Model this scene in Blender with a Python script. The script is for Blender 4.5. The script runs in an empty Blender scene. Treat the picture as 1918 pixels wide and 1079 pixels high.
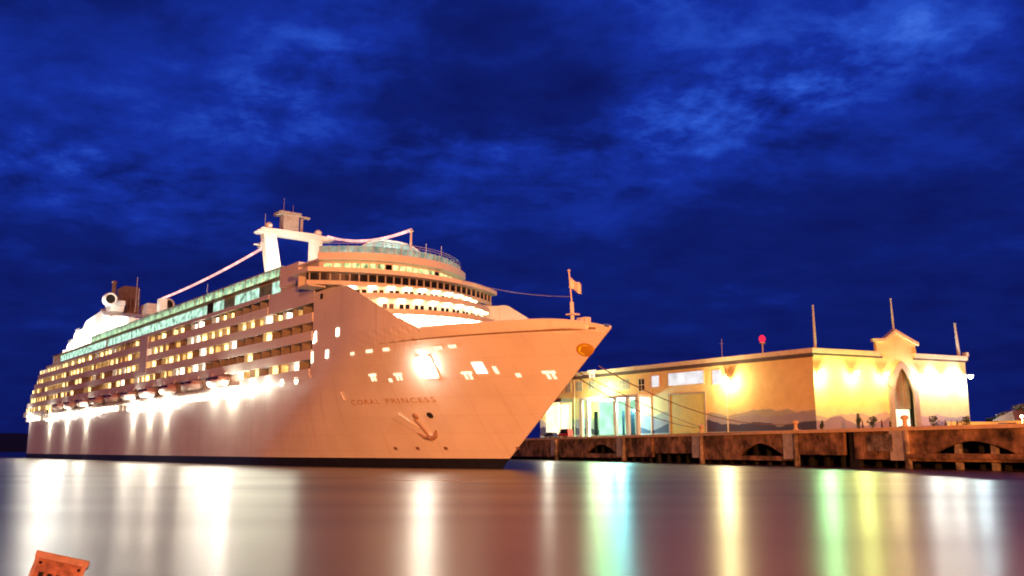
import bpy, bmesh, math, random
from mathutils import Vector, Matrix
R = math.radians
random.seed(7)
sc = bpy.context.scene
COL = sc.collection

# ------------------------------------------------------------------ camera, sky, sun, exposure
cd = bpy.data.cameras.new('camera'); cam = bpy.data.objects.new('camera', cd); COL.objects.link(cam)
CAM_H = 2.75; PITCH = 10.12234
cam.location = (0, 0, CAM_H); cam.rotation_euler = (R(90 + PITCH), 0, 0)
cd.sensor_width = 36.0; cd.lens = 36.0 * 1700 / 1918
cd.clip_start = 0.1; cd.clip_end = 30000
sc.camera = cam

sc.view_settings.view_transform = 'Standard'; sc.view_settings.look = 'None'
sc.view_settings.exposure = 0.0; sc.view_settings.gamma = 1.0
sc.cycles.use_denoising = True
sc.cycles.sample_clamp_indirect = 6.0
sc.cycles.filter_width = 1.9
sc.cycles.max_bounces = 6; sc.cycles.diffuse_bounces = 3; sc.cycles.glossy_bounces = 3
sc.cycles.caustics_reflective = False; sc.cycles.caustics_refractive = False


class NG:
    """small helper that writes maths as nodes"""
    def __init__(s, nt): s.nt = nt
    def n(s, t, **k):
        o = s.nt.nodes.new(t)
        for a, b in k.items(): setattr(o, a, b)
        return o
    def ln(s, a, b): s.nt.links.new(a, b)
    def m(s, op, a, b=None, c=None, clamp=False):
        o = s.n('ShaderNodeMath', operation=op); o.use_clamp = clamp
        for i, v in enumerate((a, b, c)):
            if v is None: continue
            if isinstance(v, (int, float)): o.inputs[i].default_value = v
            else: s.ln(v, o.inputs[i])
        return o.outputs[0]
    def noise(s, vec, scale, detail=4, rough=.55, dist=0.0, dim='3D'):
        o = s.n('ShaderNodeTexNoise'); o.noise_dimensions = dim
        o.inputs['Scale'].default_value = scale; o.inputs['Detail'].default_value = detail
        o.inputs['Roughness'].default_value = rough; o.inputs['Distortion'].default_value = dist
        if vec is not None: s.ln(vec, o.inputs['W'] if dim == '1D' else o.inputs['Vector'])
        return o
    def ramp(s, fac, stops, interp='LINEAR'):
        o = s.n('ShaderNodeValToRGB'); cr = o.color_ramp; cr.interpolation = interp
        while len(cr.elements) < len(stops): cr.elements.new(0.5)
        for e, (p, c) in zip(cr.elements, stops):
            e.position = p; e.color = (*c, 1) if len(c) == 3 else c
        s.ln(fac, o.inputs[0]); return o.outputs[0]
    def mix(s, fac, a, b, bt='MIX'):
        o = s.n('ShaderNodeMix', data_type='RGBA', blend_type=bt)
        for k, v in (('Factor', fac), ('A', a), ('B', b)):
            i = [x for x in o.inputs if x.name == k and (x.type == 'RGBA' if k != 'Factor' else x.type == 'VALUE')][0]
            if isinstance(v, (int, float)): i.default_value = v
            elif isinstance(v, tuple): i.default_value = (*v, 1)
            else: s.ln(v, i)
        return [x for x in o.outputs if x.type == 'RGBA'][0]


# dusk sky: deep blue cloud deck with brighter breaks, all a function of the world direction
w = bpy.data.worlds.new('World'); sc.world = w; w.use_nodes = True
nt = w.node_tree; nt.nodes.clear(); g = NG(nt)
tc = g.n('ShaderNodeTexCoord'); sep = g.n('ShaderNodeSeparateXYZ'); g.ln(tc.outputs['Generated'], sep.inputs[0])
dx, dy, dz = sep.outputs
zz = g.m('ADD', g.m('MAXIMUM', dz, 0.0), 0.20)
cu = g.m('DIVIDE', dx, zz); cv = g.m('DIVIDE', dy, zz)
cmb = g.n('ShaderNodeCombineXYZ'); g.ln(cu, cmb.inputs[0]); g.ln(cv, cmb.inputs[1])
SKY_OFF = (3.7, 1.3, 0.0)
mp = g.n('ShaderNodeMapping'); g.ln(cmb.outputs[0], mp.inputs[0]); mp.inputs['Location'].default_value = SKY_OFF
mp.inputs['Rotation'].default_value = (0, 0, R(-14)); mp.inputs['Scale'].default_value = (1.0, 1.1, 1)
n1 = g.noise(mp.outputs[0], 2.1, 9, .56, .25).outputs[0]
n2 = g.noise(mp.outputs[0], 7.5, 7, .62, .15).outputs[0]
ady = g.m('MAXIMUM', dy, 0.05)
tu = g.m('DIVIDE', dx, ady); tv = g.m('DIVIDE', dz, ady)
def blob(u0, v0, ang, ra, rb, amp):
    du = g.m('SUBTRACT', tu, u0); dv = g.m('SUBTRACT', tv, v0); c_, s_ = math.cos(R(ang)), math.sin(R(ang))
    a = g.m('DIVIDE', g.m('ADD', g.m('MULTIPLY', du, c_), g.m('MULTIPLY', dv, s_)), ra)
    b = g.m('DIVIDE', g.m('SUBTRACT', g.m('MULTIPLY', dv, c_), g.m('MULTIPLY', du, s_)), rb)
    e = g.m('POWER', 2.718, g.m('MULTIPLY', g.m('ADD', g.m('MULTIPLY', a, a), g.m('MULTIPLY', b, b)), -1.0))
    return g.m('MULTIPLY', e, amp)
breaks = None
for bl in ((0.38, 0.44, 22, .22, .055, .55), (0.20, 0.375, 8, .15, .05, .38), (-0.05, 0.335, -4, .20, .045, .45), (-0.27, 0.41, 35, .13, .06, .42),
           (-0.56, 0.325, -14, .20, .045, .62), (-0.13, 0.27, 0, .25, .05, .15), (0.14, 0.50, 60, .12, .07, .25),
           (0.02, 0.46, 80, .18, .1, -.22), (0.25, 0.25, 0, .3, .06, -.15), (-.45, .5, 10, .2, .07, -.15), (.1, .42, 75, .09, .05, -.25), (-.23, .30, 20, .09, .06, -.3)):
    o = blob(*bl); breaks = o if breaks is None else g.m('ADD', breaks, o)
cl = g.m('ADD', g.m('MULTIPLY', g.m('SUBTRACT', n1, .5), 1.35), g.m('MULTIPLY', g.m('SUBTRACT', n2, .5), .75))
gate = g.m('MULTIPLY', g.m('SUBTRACT', n2, .22), 2.6)
val = g.m('ADD', g.m('ADD', .325, g.m('MULTIPLY', cl, .72)), g.m('MULTIPLY', g.m('MULTIPLY', breaks, gate), .62), clamp=True)
# the deck thins to an even dark blue low down
low = g.n('ShaderNodeMapRange'); g.ln(dz, low.inputs[0]); low.inputs[1].default_value = 0.03; low.inputs[2].default_value = .42
low.inputs[3].default_value = .32; low.inputs[4].default_value = 1.0
val = g.m('MULTIPLY', val, low.outputs[0])
# the afterglow lies ahead: the sky behind the viewer is darker
back = g.n('ShaderNodeMapRange'); g.ln(dy, back.inputs[0]); back.inputs[1].default_value = -.5; back.inputs[2].default_value = .4
back.inputs[3].default_value = .42; back.inputs[4].default_value = 1.0
val = g.m('MULTIPLY', val, back.outputs[0])
sky = g.ramp(val, [(0.0, (.0035, .0060, .085)), (.22, (.0045, .013, .16)), (.42, (.008, .030, .34)), (.62, (.020, .078, .56)), (.82, (.052, .165, .78)), (1.0, (.12, .30, .92))])
bg = g.n('ShaderNodeBackground'); g.ln(sky, bg.inputs[0]); g.ln(back.outputs[0], bg.inputs[1])
wo = g.n('ShaderNodeOutputWorld'); g.ln(bg.outputs[0], wo.inputs[0])

# one low warm lamp for the sodium-lit shore behind the viewer
sl = bpy.data.lights.new('sun', 'SUN'); so = bpy.data.objects.new('sun', sl); COL.objects.link(so)
sl.energy = 1.5; sl.color = (1.0, .30, .12); sl.angle = R(3)
SUN_DIR = Vector((0.20, -0.98, 0.06)).normalized()
SODIUM = 1.5e6
so.rotation_euler = SUN_DIR.to_track_quat('Z', 'Y').to_euler()


# ------------------------------------------------------------------ materials
def pmat(name, col, rough=.5, metal=0., var=.12, vscale=1.0, spec=.5, streak=False):
    m = bpy.data.materials.new(name); m.use_nodes = True; nt = m.node_tree; g = NG(nt)
    b = nt.nodes['Principled BSDF']; b.inputs['Roughness'].default_value = rough; b.inputs['Metallic'].default_value = metal
    b.inputs['Specular IOR Level'].default_value = spec
    tc = g.n('ShaderNodeTexCoord'); vec = tc.outputs['Object']
    if streak:
        mp = g.n('ShaderNodeMapping'); g.ln(vec, mp.inputs[0]); mp.inputs['Scale'].default_value = (1, 1, .16); vec = mp.outputs[0]
    nz = g.noise(vec, vscale, 6, .6)
    lo = tuple(c * (1 - var) for c in col); hi = tuple(min(1, c * (1 + var)) for c in col)
    g.ln(g.ramp(nz.outputs[0], [(.3, lo), (.7, hi)]), b.inputs['Base Color'])
    return m
def emat(name, col, strength, var=0.0, vscale=.5):
    m = bpy.data.materials.new(name); m.use_nodes = True; nt = m.node_tree; nt.nodes.clear(); g = NG(nt)
    e = g.n('ShaderNodeEmission'); o = g.n('ShaderNodeOutputMaterial'); g.ln(e.outputs[0], o.inputs[0])
    e.inputs[0].default_value = (*col, 1); e.inputs[1].default_value = strength
    if var:
        tc = g.n('ShaderNodeTexCoord'); nz = g.noise(tc.outputs['Object'], vscale, 2, .5)
        mr = g.n('ShaderNodeMapRange'); g.ln(nz.outputs[0], mr.inputs[0]); mr.inputs[1].default_value = .3; mr.inputs[2].default_value = .7
        mr.inputs[3].default_value = strength * (1 - var); mr.inputs[4].default_value = strength * (1 + var); g.ln(mr.outputs[0], e.inputs[1])
    return m
M = {}
M['hull'] = pmat('hull_white_paint', (.78, .77, .76), .42, var=.06, vscale=.35, streak=True)
def hull_mat():
    m = bpy.data.materials.new('hull_plating_paint'); m.use_nodes = True; nt = m.node_tree; g = NG(nt); b = nt.nodes['Principled BSDF']; b.inputs['Roughness'].default_value = .42
    tc = g.n('ShaderNodeTexCoord'); sp = g.n('ShaderNodeSeparateXYZ'); g.ln(tc.outputs['Object'], sp.inputs[0])
    cb = g.n('ShaderNodeCombineXYZ'); g.ln(sp.outputs[0], cb.inputs[0]); g.ln(sp.outputs[2], cb.inputs[1])
    br = g.n('ShaderNodeTexBrick'); g.ln(cb.outputs[0], br.inputs['Vector']); br.inputs['Scale'].default_value = 1.0
    br.inputs['Brick Width'].default_value = 9.0; br.inputs['Row Height'].default_value = 2.6; br.inputs['Mortar Size'].default_value = .06; br.inputs['Mortar Smooth'].default_value = .9
    br.inputs['Color1'].default_value = (.80, .79, .77, 1); br.inputs['Color2'].default_value = (.77, .76, .75, 1); br.inputs['Mortar'].default_value = (.70, .68, .66, 1)
    mp = g.n('ShaderNodeMapping'); g.ln(cb.outputs[0], mp.inputs[0]); mp.inputs['Scale'].default_value = (1.1, .06, 1)
    st = g.noise(mp.outputs[0], 1.0, 5, .6).outputs[0]; lg = g.noise(tc.outputs['Object'], .12, 4, .55).outputs[0]
    f = g.m('MULTIPLY', g.ramp(st, [(.56, (0, 0, 0)), (.78, (1, 1, 1))]), .38)
    c = g.mix(f, br.outputs[0], (.42, .28, .18)); c = g.mix(.5, c, g.ramp(lg, [(.3, (.74, .72, .72)), (.65, (1, 1, 1))]), 'MULTIPLY')
    g.ln(c, b.inputs['Base Color']); bp = g.n('ShaderNodeBump'); bp.inputs['Strength'].default_value = .25; bp.inputs['Distance'].default_value = .2; g.ln(lg, bp.inputs['Height']); g.ln(bp.outputs[0], b.inputs['Normal'])
    return m
M['hull'] = hull_mat()
M['white'] = pmat('white_paint', (.80, .79, .77), .5, var=.05, vscale=.6)
M['offwhite'] = pmat('aged_white_paint', (.62, .60, .57), .55, var=.12, vscale=.8)
M['navy'] = pmat('dark_boot_paint', (.012, .014, .03), .45, var=.3, vscale=.5)
M['dkglass'] = pmat('dark_glass', (.012, .014, .02), .18, var=.2)
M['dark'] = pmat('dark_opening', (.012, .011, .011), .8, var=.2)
M['letter'] = pmat('letter_paint', (.46, .28, .20), .5, var=.1)
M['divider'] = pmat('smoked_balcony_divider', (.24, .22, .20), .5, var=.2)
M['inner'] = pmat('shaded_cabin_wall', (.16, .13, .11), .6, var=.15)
M['deck'] = pmat('deck_teak', (.22, .16, .10), .7, var=.15, vscale=2)
M['brown'] = pmat('funnel_brown', (.20, .11, .08), .5, var=.25)
M['anchor'] = pmat('weathered_anchor', (.36, .22, .15), .7, var=.3)
M['mastgrey'] = pmat('mast_top_grey', (.42, .36, .33), .5, var=.2)
M['steel'] = pmat('painted_steel', (.55, .54, .52), .45, var=.1)
M['gold'] = pmat('emblem_gold', (.95, .88, .03), .4, var=.1)
M['golddk'] = pmat('emblem_brown', (.46, .26, .02), .5, var=.1)
M['orange'] = pmat('lifeboat_orange', (.75, .16, .03), .45, var=.08)
M['canopy'] = pmat('pale_lifeboat_canopy', (.66, .40, .30), .45, var=.08)
M['lit_cabin'] = emat('lit_cabin_window', (1.0, .64, .22), 4.0, .5, .35)
M['lit_soft'] = emat('dim_cabin_window', (1.0, .50, .14), 1.3, .5, .35)
M['lit_white'] = emat('lit_white_window', (1.0, .84, .60), 5.0, .3, .4)
M['lit_lounge'] = emat('lit_lounge_glass', (.62, .72, .28), 1.3, .75, .9)
M['lit_lido'] = emat('lit_lido_glass', (.52, .86, .66), 1.05, .75, .55)
M['lit_port'] = emat('lit_opening', (1.0, .70, .42), 1.9, .3, 2.0)
M['lamp'] = emat('lamp_glow', (1.0, .88, .66), 45)
M['lamp_prom'] = emat('promenade_lamp_glow', (1.0, .86, .62), 26)
M['lamp_hot'] = emat('floodlamp_glow', (1.0, .92, .76), 70)
M['lampw'] = emat('warm_lamp_glow', (1.0, .74, .40), 22)
M['pink'] = emat('light_rope_glow', (1.0, .46, .42), 1.8, .35, .3)
M['red'] = emat('red_beacon_glow', (1.0, .02, .06), 1.6)
def screen_mat():
    m = bpy.data.materials.new('frosted_green_screen'); m.use_nodes = True; nt = m.node_tree; nt.nodes.clear(); g = NG(nt)
    d = g.n('ShaderNodeBsdfDiffuse'); t = g.n('ShaderNodeBsdfTranslucent'); mx = g.n('ShaderNodeMixShader'); o = g.n('ShaderNodeOutputMaterial')
    tc = g.n('ShaderNodeTexCoord'); nz = g.noise(tc.outputs['Object'], .8, 3)
    c = g.ramp(nz.outputs[0], [(.35, (.30, .52, .54)), (.65, (.62, .84, .80))])
    g.ln(c, d.inputs[0]); g.ln(c, t.inputs[0]); mx.inputs[0].default_value = .6
    g.ln(d.outputs[0], mx.inputs[1]); g.ln(t.outputs[0], mx.inputs[2]); g.ln(mx.outputs[0], o.inputs[0]); return m
M['screen'] = screen_mat()


# ------------------------------------------------------------------ mesh helpers
class MB:
    def __init__(s): s.v = []; s.f = []; s.mi = []; s.cur = 0
    def add(s, vs, fs):
        b = len(s.v); s.v += [tuple(v) for v in vs]; s.f += [tuple(i + b for i in f) for f in fs]; s.mi += [s.cur] * len(fs); return s
    def box(s, x0, x1, y0, y1, z0, z1):
        return s.add([(x0, y0, z0), (x1, y0, z0), (x1, y1, z0), (x0, y1, z0), (x0, y0, z1), (x1, y0, z1), (x1, y1, z1), (x0, y1, z1)],
                     [(3, 2, 1, 0), (4, 5, 6, 7), (0, 1, 5, 4), (1, 2, 6, 5), (2, 3, 7, 6), (3, 0, 4, 7)])
    def prism(s, poly, a, b, axis='z', poly2=None):
        """extrude a closed outline between a and b along an axis (outline given in the other two axes, in order)"""
        n = len(poly); p2 = poly2 or poly
        def put(p, t): return (p[0], p[1], t) if axis == 'z' else ((p[0], t, p[1]) if axis == 'y' else (t, p[0], p[1]))
        vs = [put(p, a) for p in poly] + [put(p, b) for p in p2]
        return s.add(vs, [tuple(range(n - 1, -1, -1)), tuple(range(n, 2 * n))] + [(i, (i + 1) % n, n + (i + 1) % n, n + i) for i in range(n)])
    def tube(s, pts, r, n=8, caps=True):
        pts = [Vector(p) for p in pts]; rs = r if isinstance(r, (list, tuple)) else [r] * len(pts)
        vs = []; k = len(pts); up = None
        for i, p in enumerate(pts):
            d = (pts[min(i + 1, k - 1)] - pts[max(i - 1, 0)]).normalized()
            if up is None: up = Vector((0, 0, 1)) if abs(d.z) < .9 else Vector((1, 0, 0))
            a = d.cross(up).normalized(); b = a.cross(d).normalized(); up = b
            for j in range(n):
                t = 2 * math.pi * j / n; vs.append(p + (a * math.cos(t) + b * math.sin(t)) * rs[i])
        fs = [(i * n + j, i * n + (j + 1) % n, (i + 1) * n + (j + 1) % n, (i + 1) * n + j) for i in range(k - 1) for j in range(n)]
        if caps: fs += [tuple(range(n - 1, -1, -1)), tuple(range((k - 1) * n, k * n))]
        return s.add(vs, fs)
    def lathe(s, c, prof, n=16, axis='z'):
        vs = []
        for r, h in prof:
            for j in range(n):
                t = 2 * math.pi * j / n; a, b = r * math.cos(t), r * math.sin(t)
                vs.append((c[0] + a, c[1] + b, c[2] + h) if axis == 'z' else ((c[0] + h, c[1] + a, c[2] + b) if axis == 'x' else (c[0] + a, c[1] + h, c[2] + b)))
        k = len(prof)
        fs = [(i * n + j, i * n + (j + 1) % n, (i + 1) * n + (j + 1) % n, (i + 1) * n + j) for i in range(k - 1) for j in range(n)]
        fs += [tuple(range(n - 1, -1, -1)), tuple(range((k - 1) * n, k * n))]
        return s.add(vs, fs)
    def grid(s, rows, flip=False):
        n = len(rows[0]); vs = [p for r in rows for p in r]
        fs = [(i * n + j, i * n + j + 1, (i + 1) * n + j + 1, (i + 1) * n + j) for i in range(len(rows) - 1) for j in range(n - 1)]
        if flip: fs = [f[::-1] for f in fs]
        return s.add(vs, fs)
    def map(s, fn): s.v = [tuple(fn(*v)) for v in s.v]; return s
    def build(s, name, mat, parent=None, smooth=False, fix=True):
        me = bpy.data.meshes.new(name); me.from_pydata(s.v, [], s.f); me.validate()
        mats = mat if isinstance(mat, (list, tuple)) else [mat]
        for m_ in mats: me.materials.append(m_)
        if len(mats) > 1 and len(me.polygons) == len(s.mi):
            for p, i in zip(me.polygons, s.mi): p.material_index = i
        if fix:
            bm = bmesh.new(); bm.from_mesh(me); bmesh.ops.recalc_face_normals(bm, faces=bm.faces); bm.to_mesh(me); bm.free()
        if smooth:
            for p in me.polygons: p.use_smooth = True
        o = bpy.data.objects.new(name, me); COL.objects.link(o)
        if parent is not None: o.parent = parent
        return o

def tag(o, label=None, cat=None, group=None, kind=None):
    if label: o['label'] = label
    if cat: o['category'] = cat
    if group: o['group'] = group
    if kind: o['kind'] = kind
    return o
def thing(name, label, cat, loc=(0, 0, 0), rz=0, group=None):
    o = bpy.data.objects.new(name, None); COL.objects.link(o); o.location = loc; o.rotation_euler = (0, 0, rz); o.empty_display_size = .5
    return tag(o, label, cat, group)
def copy_tree(o, parent=None):
    c = o.copy(); COL.objects.link(c)
    if parent is not None: c.parent = parent
    for ch in list(o.children): copy_tree(ch, c)
    return c
def point(name, loc, power, col, parent=None, radius=.3, spot=None):
    l = bpy.data.lights.new(name, 'SPOT' if spot else 'POINT'); l.energy = power; l.color = col; l.shadow_soft_size = radius
    o = bpy.data.objects.new(name, l); COL.objects.link(o); o.location = loc
    if spot:
        l.spot_size = R(spot[1]); l.spot_blend = 1.0 if spot[1] > 65 else .6; o.rotation_euler = (-Vector(spot[0])).to_track_quat('Z', 'Y').to_euler()
    if parent is not None: o.parent = parent
    return o

# ------------------------------------------------------------------ water and far land
def water_mat():
    m = bpy.data.materials.new('harbour_water'); m.use_nodes = True; nt = m.node_tree; g = NG(nt); b = nt.nodes['Principled BSDF']
    b.inputs['Base Color'].default_value = (.078, .040, .026, 1); b.inputs['IOR'].default_value = 1.33
    b.inputs['Specular IOR Level'].default_value = .5
    tc = g.n('ShaderNodeTexCoord'); mp = g.n('ShaderNodeMapping'); g.ln(tc.outputs['Object'], mp.inputs[0]); mp.inputs['Scale'].default_value = (.03, .10, 1)
    nz = g.noise(mp.outputs[0], 1.0, 1.5, .45)
    mr = g.n('ShaderNodeMapRange'); g.ln(nz.outputs[0], mr.inputs[0]); mr.inputs[1].default_value = .25; mr.inputs[2].default_value = .75
    mr.inputs[3].default_value = .27; mr.inputs[4].default_value = .35; g.ln(mr.outputs[0], b.inputs['Roughness'])
    return m
wm = MB(); wm.add([(-9000, -300, 0), (9000, -300, 0), (9000, 12000, 0), (-9000, 12000, 0)], [(0, 1, 2, 3)])
tag(wm.build('water', water_mat()), kind='structure')
hm = MB(); rows = []
xs = [-1500 + i * 40 for i in range(76)]
def hill_h(x): return 9 + 6 * math.sin(x * .006) + 5 * math.sin(x * .017 + 1) + (12 * math.exp(-((x + 830) / 160) ** 2))
rows = [[(x, 1320 + 30 * math.sin(x * .01), -.5) for x in xs], [(x, 1400 + 30 * math.sin(x * .01), hill_h(x)) for x in xs], [(x, 1600, hill_h(x) * .9) for x in xs], [(x, 1800, -.5) for x in xs]]
hm.grid(rows)
tag(hm.build('hills', pmat('dark_wooded_hills', (.004, .012, .018), .9, var=.3, vscale=.02), smooth=True), kind='structure')

# ================================================================== THE SHIP (local x = aft from the stem, y = starboard, z = up)
A_ = R(38.2016)
ship = thing('cruise_ship', 'huge white cruise ship lit up at night with rows of balconies, berthed beside the wharf', 'cruise ship', (-1.5165, 138.32, 0), R(90) + A_)
AFT = Vector((-math.sin(A_), math.cos(A_), 0)); STB = Vector((-math.cos(A_), -math.sin(A_), 0)); P0 = Vector((-1.5165, 138.32, 0))
def SW(s, y, z): return P0 + AFT * s + STB * y + Vector((0, 0, z))
HB = 16.1
def stem(z): return -23.8 * min(max(z, 0), 18.7) / 18.7
def sd_to_s(sd, z):
    tt = min(1, max(0, (sd + 23.8) / 85.8)); return sd + (stem(z) + 23.8) * (1 - tt) ** 1.6
def hb_sd(sd, z):
    zc = min(max(z, 0), 20.2) / 20.2; tt = max(0, (sd + 23.8) / 85.8)
    T = .95 - .42 * zc ** .8; p = 1.55 + .75 * zc
    b = HB * (1 - (1 - min(tt / T, 1)) ** p)
    if sd > 255: b -= 2.6 * ((sd - 255) / 18) ** 2
    return max(b, .05)
def hy(s, z):
    lo, hi = -23.8, 300.0
    for _ in range(30):
        mid = (lo + hi) / 2
        if sd_to_s(mid, z) < s: lo = mid
        else: hi = mid
    return hb_sd(lo, z)
def top_bow(sd):
    if sd < -15: return 18.7 + 1.5 * (1 - ((-15 - sd) / 8.8) ** 2)
    if sd < 2: return 20.2
    if sd < 19.5: return 20.2 + (sd - 2) / 17.5 * 8.6
    return min(28.8 + (sd - 19.5) * .08, 29.3)
def shell(mb, sds, zlo, zhi, nz):
    for sg in (1, -1):
        rows = []
        for sd in sds:
            z0, z1 = zlo(sd), zhi(sd); rows.append([(sd_to_s(sd, z), sg * hb_sd(sd, z), z) for z in [z0 + (z1 - z0) * j / nz for j in range(nz + 1)]])
        mb.grid(rows)
def span(a, b, n): return [a + (b - a) * i / n for i in range(n + 1)]
hull = MB()
ss = [-23.8, -23.6, -23, -22] + span(-21, 32, 53)
shell(hull, ss, lambda s: 1.5, top_bow, 22)
shell(hull, span(32, 62, 15), lambda s: 1.5, lambda s: 16.3, 10)
shell(hull, span(62, 273, 60), lambda s: 1.5, lambda s: 12.9, 6)
hull.grid([[(273, -hb_sd(273, 5) + 2 * hb_sd(273, 5) * i / 8, z) for i in range(9)] for z in (1.5, 12.9)])
hull.grid([[(32, 14.2 + (16.1 - 14.2) * i, z) for i in (0, 1)] for z in (16.3, 29.3)])
hull.build('hull', M['hull'], ship, smooth=False)
bt = MB()
shell(bt, ss, lambda s: -1.0, lambda s: 1.5, 3); shell(bt, span(32, 273, 60), lambda s: -1.0, lambda s: 1.5, 2)
bt.grid([[(273, -13.5 + 27 * i / 4, z) for i in range(5)] for z in (-1, 1.5)])
bt.build('boot_stripe', M['navy'], ship)
fd = MB()
front = [(sd, hb_sd(sd, 19) - .1) for sd in span(-22, 32, 40)]
fd.prism(front + [(s, -y) for s, y in front[::-1]], 18.6, 19.1); fd.build('foredeck', M['deck'], ship)
rl = MB()
for sg in (1, -1):
    rl.tube([(sd, sg * (hb_sd(sd, 20) - .05), top_bow(sd) + .05) for sd in span(-23, 2, 25)], .16, 6)
rl.build('bulwark_rail', M['white'], ship)

# front curves
def curve(s0, hw, k, n=28):
    return [(s0 + k * abs(y / hw) ** 2.2, y) for y in [hw - 2 * hw * i / n for i in range(n + 1)]]
def tier(mb, s0, hw, k, z0, z1, back=42):
    c = curve(s0, hw, k); mb.prism(c + [(back, -hw), (back, hw)], z0, z1)
def cband(mb, s0, hw, k, z0, z1, th):
    o = curve(s0, hw, k); i = curve(s0 + th, hw - th * .3, k); mb.prism(o + i[::-1], z0, z1)
def along(s0, hw, k, y): return s0 + k * abs(y / hw) ** 2.2

tw = MB(); sl_ = MB()
for s0, z0, z1 in ((14.6, 19.1, 24.3), (17.6, 24.6, 27.3), (21.0, 27.6, 29.9)):
    tier(tw, s0, 14.0, 6, z0, z1)
tw.build('front_wall', M['white'], ship)
for s0, z0 in ((12.9, 24.3), (16.0, 27.3), (19.6, 29.9)):
    t_ = MB(); tier(t_, s0, 14.1, 6, z0, z0 + .3); cband(t_, s0, 14.1, 6, z0 + .3, z0 + .85 if z0 < 29 else z0 + .31, .15); t_.build('front_deck', M['offwhite'], ship)
for s0, z, n, hot in ((13.7, 24.0, 15, 1), (16.8, 27.05, 10, 0), (20.3, 29.65, 10, 0)):
    for i in range(n):
        y = 12.6 - 25.2 * i / (n - 1); s = along(s0, 14, 6, y) + .1
        l_ = MB(); l_.box(s - .35, s + .35, y - .55, y + .55, z, z + .2); l_.build('deck_lamp', M['lamp'] if hot else M['lampw'], ship)
for s0, z in ((17.58, 25.1), (20.98, 27.9)):
    for i in range(10):
        y = 12.4 - 24.8 * (i + .5) / 10
        for q_ in (-.8, .15):
            ya, yb = y + q_, y + q_ + .65; f_ = lambda v: along(s0, 14, 6, v)
            wn_ = MB(); wn_.prism([(f_(ya) - .05, ya), (f_(yb) - .05, yb), (f_(yb), yb), (f_(ya), ya)], z, z + 1.5); wn_.build('front_window', M['dkglass'], ship)

# bridge
b_ = MB(); tier(b_, 23.2, 16.0, 6, 30.21, 32.0, 46); b_.build('bridge', M['offwhite'], ship)
b_ = MB(); cband(b_, 22.6, 19.2, 6, 30.7, 31.95, .3)
b_.build('bridge_window', M['dkglass'], ship)
b_ = MB(); cband(b_, 22.4, 19.3, 6, 30.0, 30.7, .35)
b_.box(28.0, 32.0, 16.0, 19.2, 29.7, 30.0); b_.box(28.0, 32.0, -19.2, -16.0, 29.7, 30.0)
for sg in (1, -1): b_.box(31.7, 32, sg * 17.6 - 1.6, sg * 17.6 + 1.6, 30.01, 31.9)
b_.build('bridge_wing', M['offwhite'], ship)
for i in range(27):
    y = 18.9 - 37.8 * i / 26; s = along(22.45, 19.2, 6, y); b_ = MB(); b_.box(s - .08, s + .1, y - .09, y + .09, 30.7, 31.95)
    b_.build('window_post', M['steel'], ship)
b_ = MB(); tier(b_, 20.8, 19.7, 6.5, 32.0, 32.75, 34); b_.box(34, 46, -16.2, 16.2, 32.0, 32.6); b_.build('bridge_roof', M['white'], ship)
b_ = MB(); tier(b_, 26.2, 14.8, 7, 32.76, 35.2, 46); b_.build('lounge', M['offwhite'], ship)
for i in range(22):
    ya = 14.2 - 28.4 * i / 22; yb = ya - 1.05; z0, z1 = 33.0, 34.8; q = MB()
    q.add([(along(26.12, 14.8, 7, ya), ya, z0), (along(26.12, 14.8, 7, yb), yb, z0), (along(26.12, 14.8, 7, yb), yb, z1), (along(26.12, 14.8, 7, ya), ya, z1)], [(0, 1, 2, 3)])
    q.prism([(along(26.12, 14.8, 7, ya), ya), (along(26.12, 14.8, 7, yb), yb), (along(26.16, 14.8, 7, yb), yb), (along(26.16, 14.8, 7, ya), ya)], z0, z1)
    q.build('lounge_window', M['dkglass'] if i in (7, 15) else M['lit_lounge'], ship)
b_ = MB(); tier(b_, 25.0, 15.6, 7, 35.2, 35.5, 48); cband(b_, 25.0, 15.6, 7, 35.5, 36.5, .2); b_.build('observation_deck', M['white'], ship)
b_ = MB(); cband(b_, 26.0, 15.0, 7, 36.4, 37.9, .08); b_.build('glass_screen', M['screen'], ship)
for i in range(25):
    y = 14.9 - 29.8 * i / 24; s = along(25.95, 15, 7, y); b_ = MB(); b_.box(s - .06, s + .06, y - .06, y + .06, 36.4, 38.0)
    b_.build('screen_post', M['steel'], ship)
# rounded glass pavilion behind the screen
pv = MB(); prof = [(y, 36.2 + 4.6 * (1 - abs((y) / 8.6) ** 3.2)) for y in span(-8.6, 8.6, 18)]
pv.prism([(-8.6, 35.5)] + prof + [(8.6, 35.5)], 33.5, 50, axis='x'); pv.build('glass_pavilion', M['screen'], ship)
pv = MB()
for i in range(9):
    y = -7.6 + 15.2 * i / 8; zt = 36.2 + 4.6 * (1 - abs(y / 8.6) ** 3.2); pv.box(33.35, 33.5, y - .08, y + .08, 35.5, zt)
pv.box(33.3, 33.45, -8.4, 8.4, 37.3, 37.45); pv.build('pavilion_frame', M['steel'], ship)
pr = MB(); pts = [(33.2, y, z + .1) for y, z in prof]; pr.tube(pts, .16, 6); pr.build('pavilion_rim', M['white'], ship)

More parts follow.
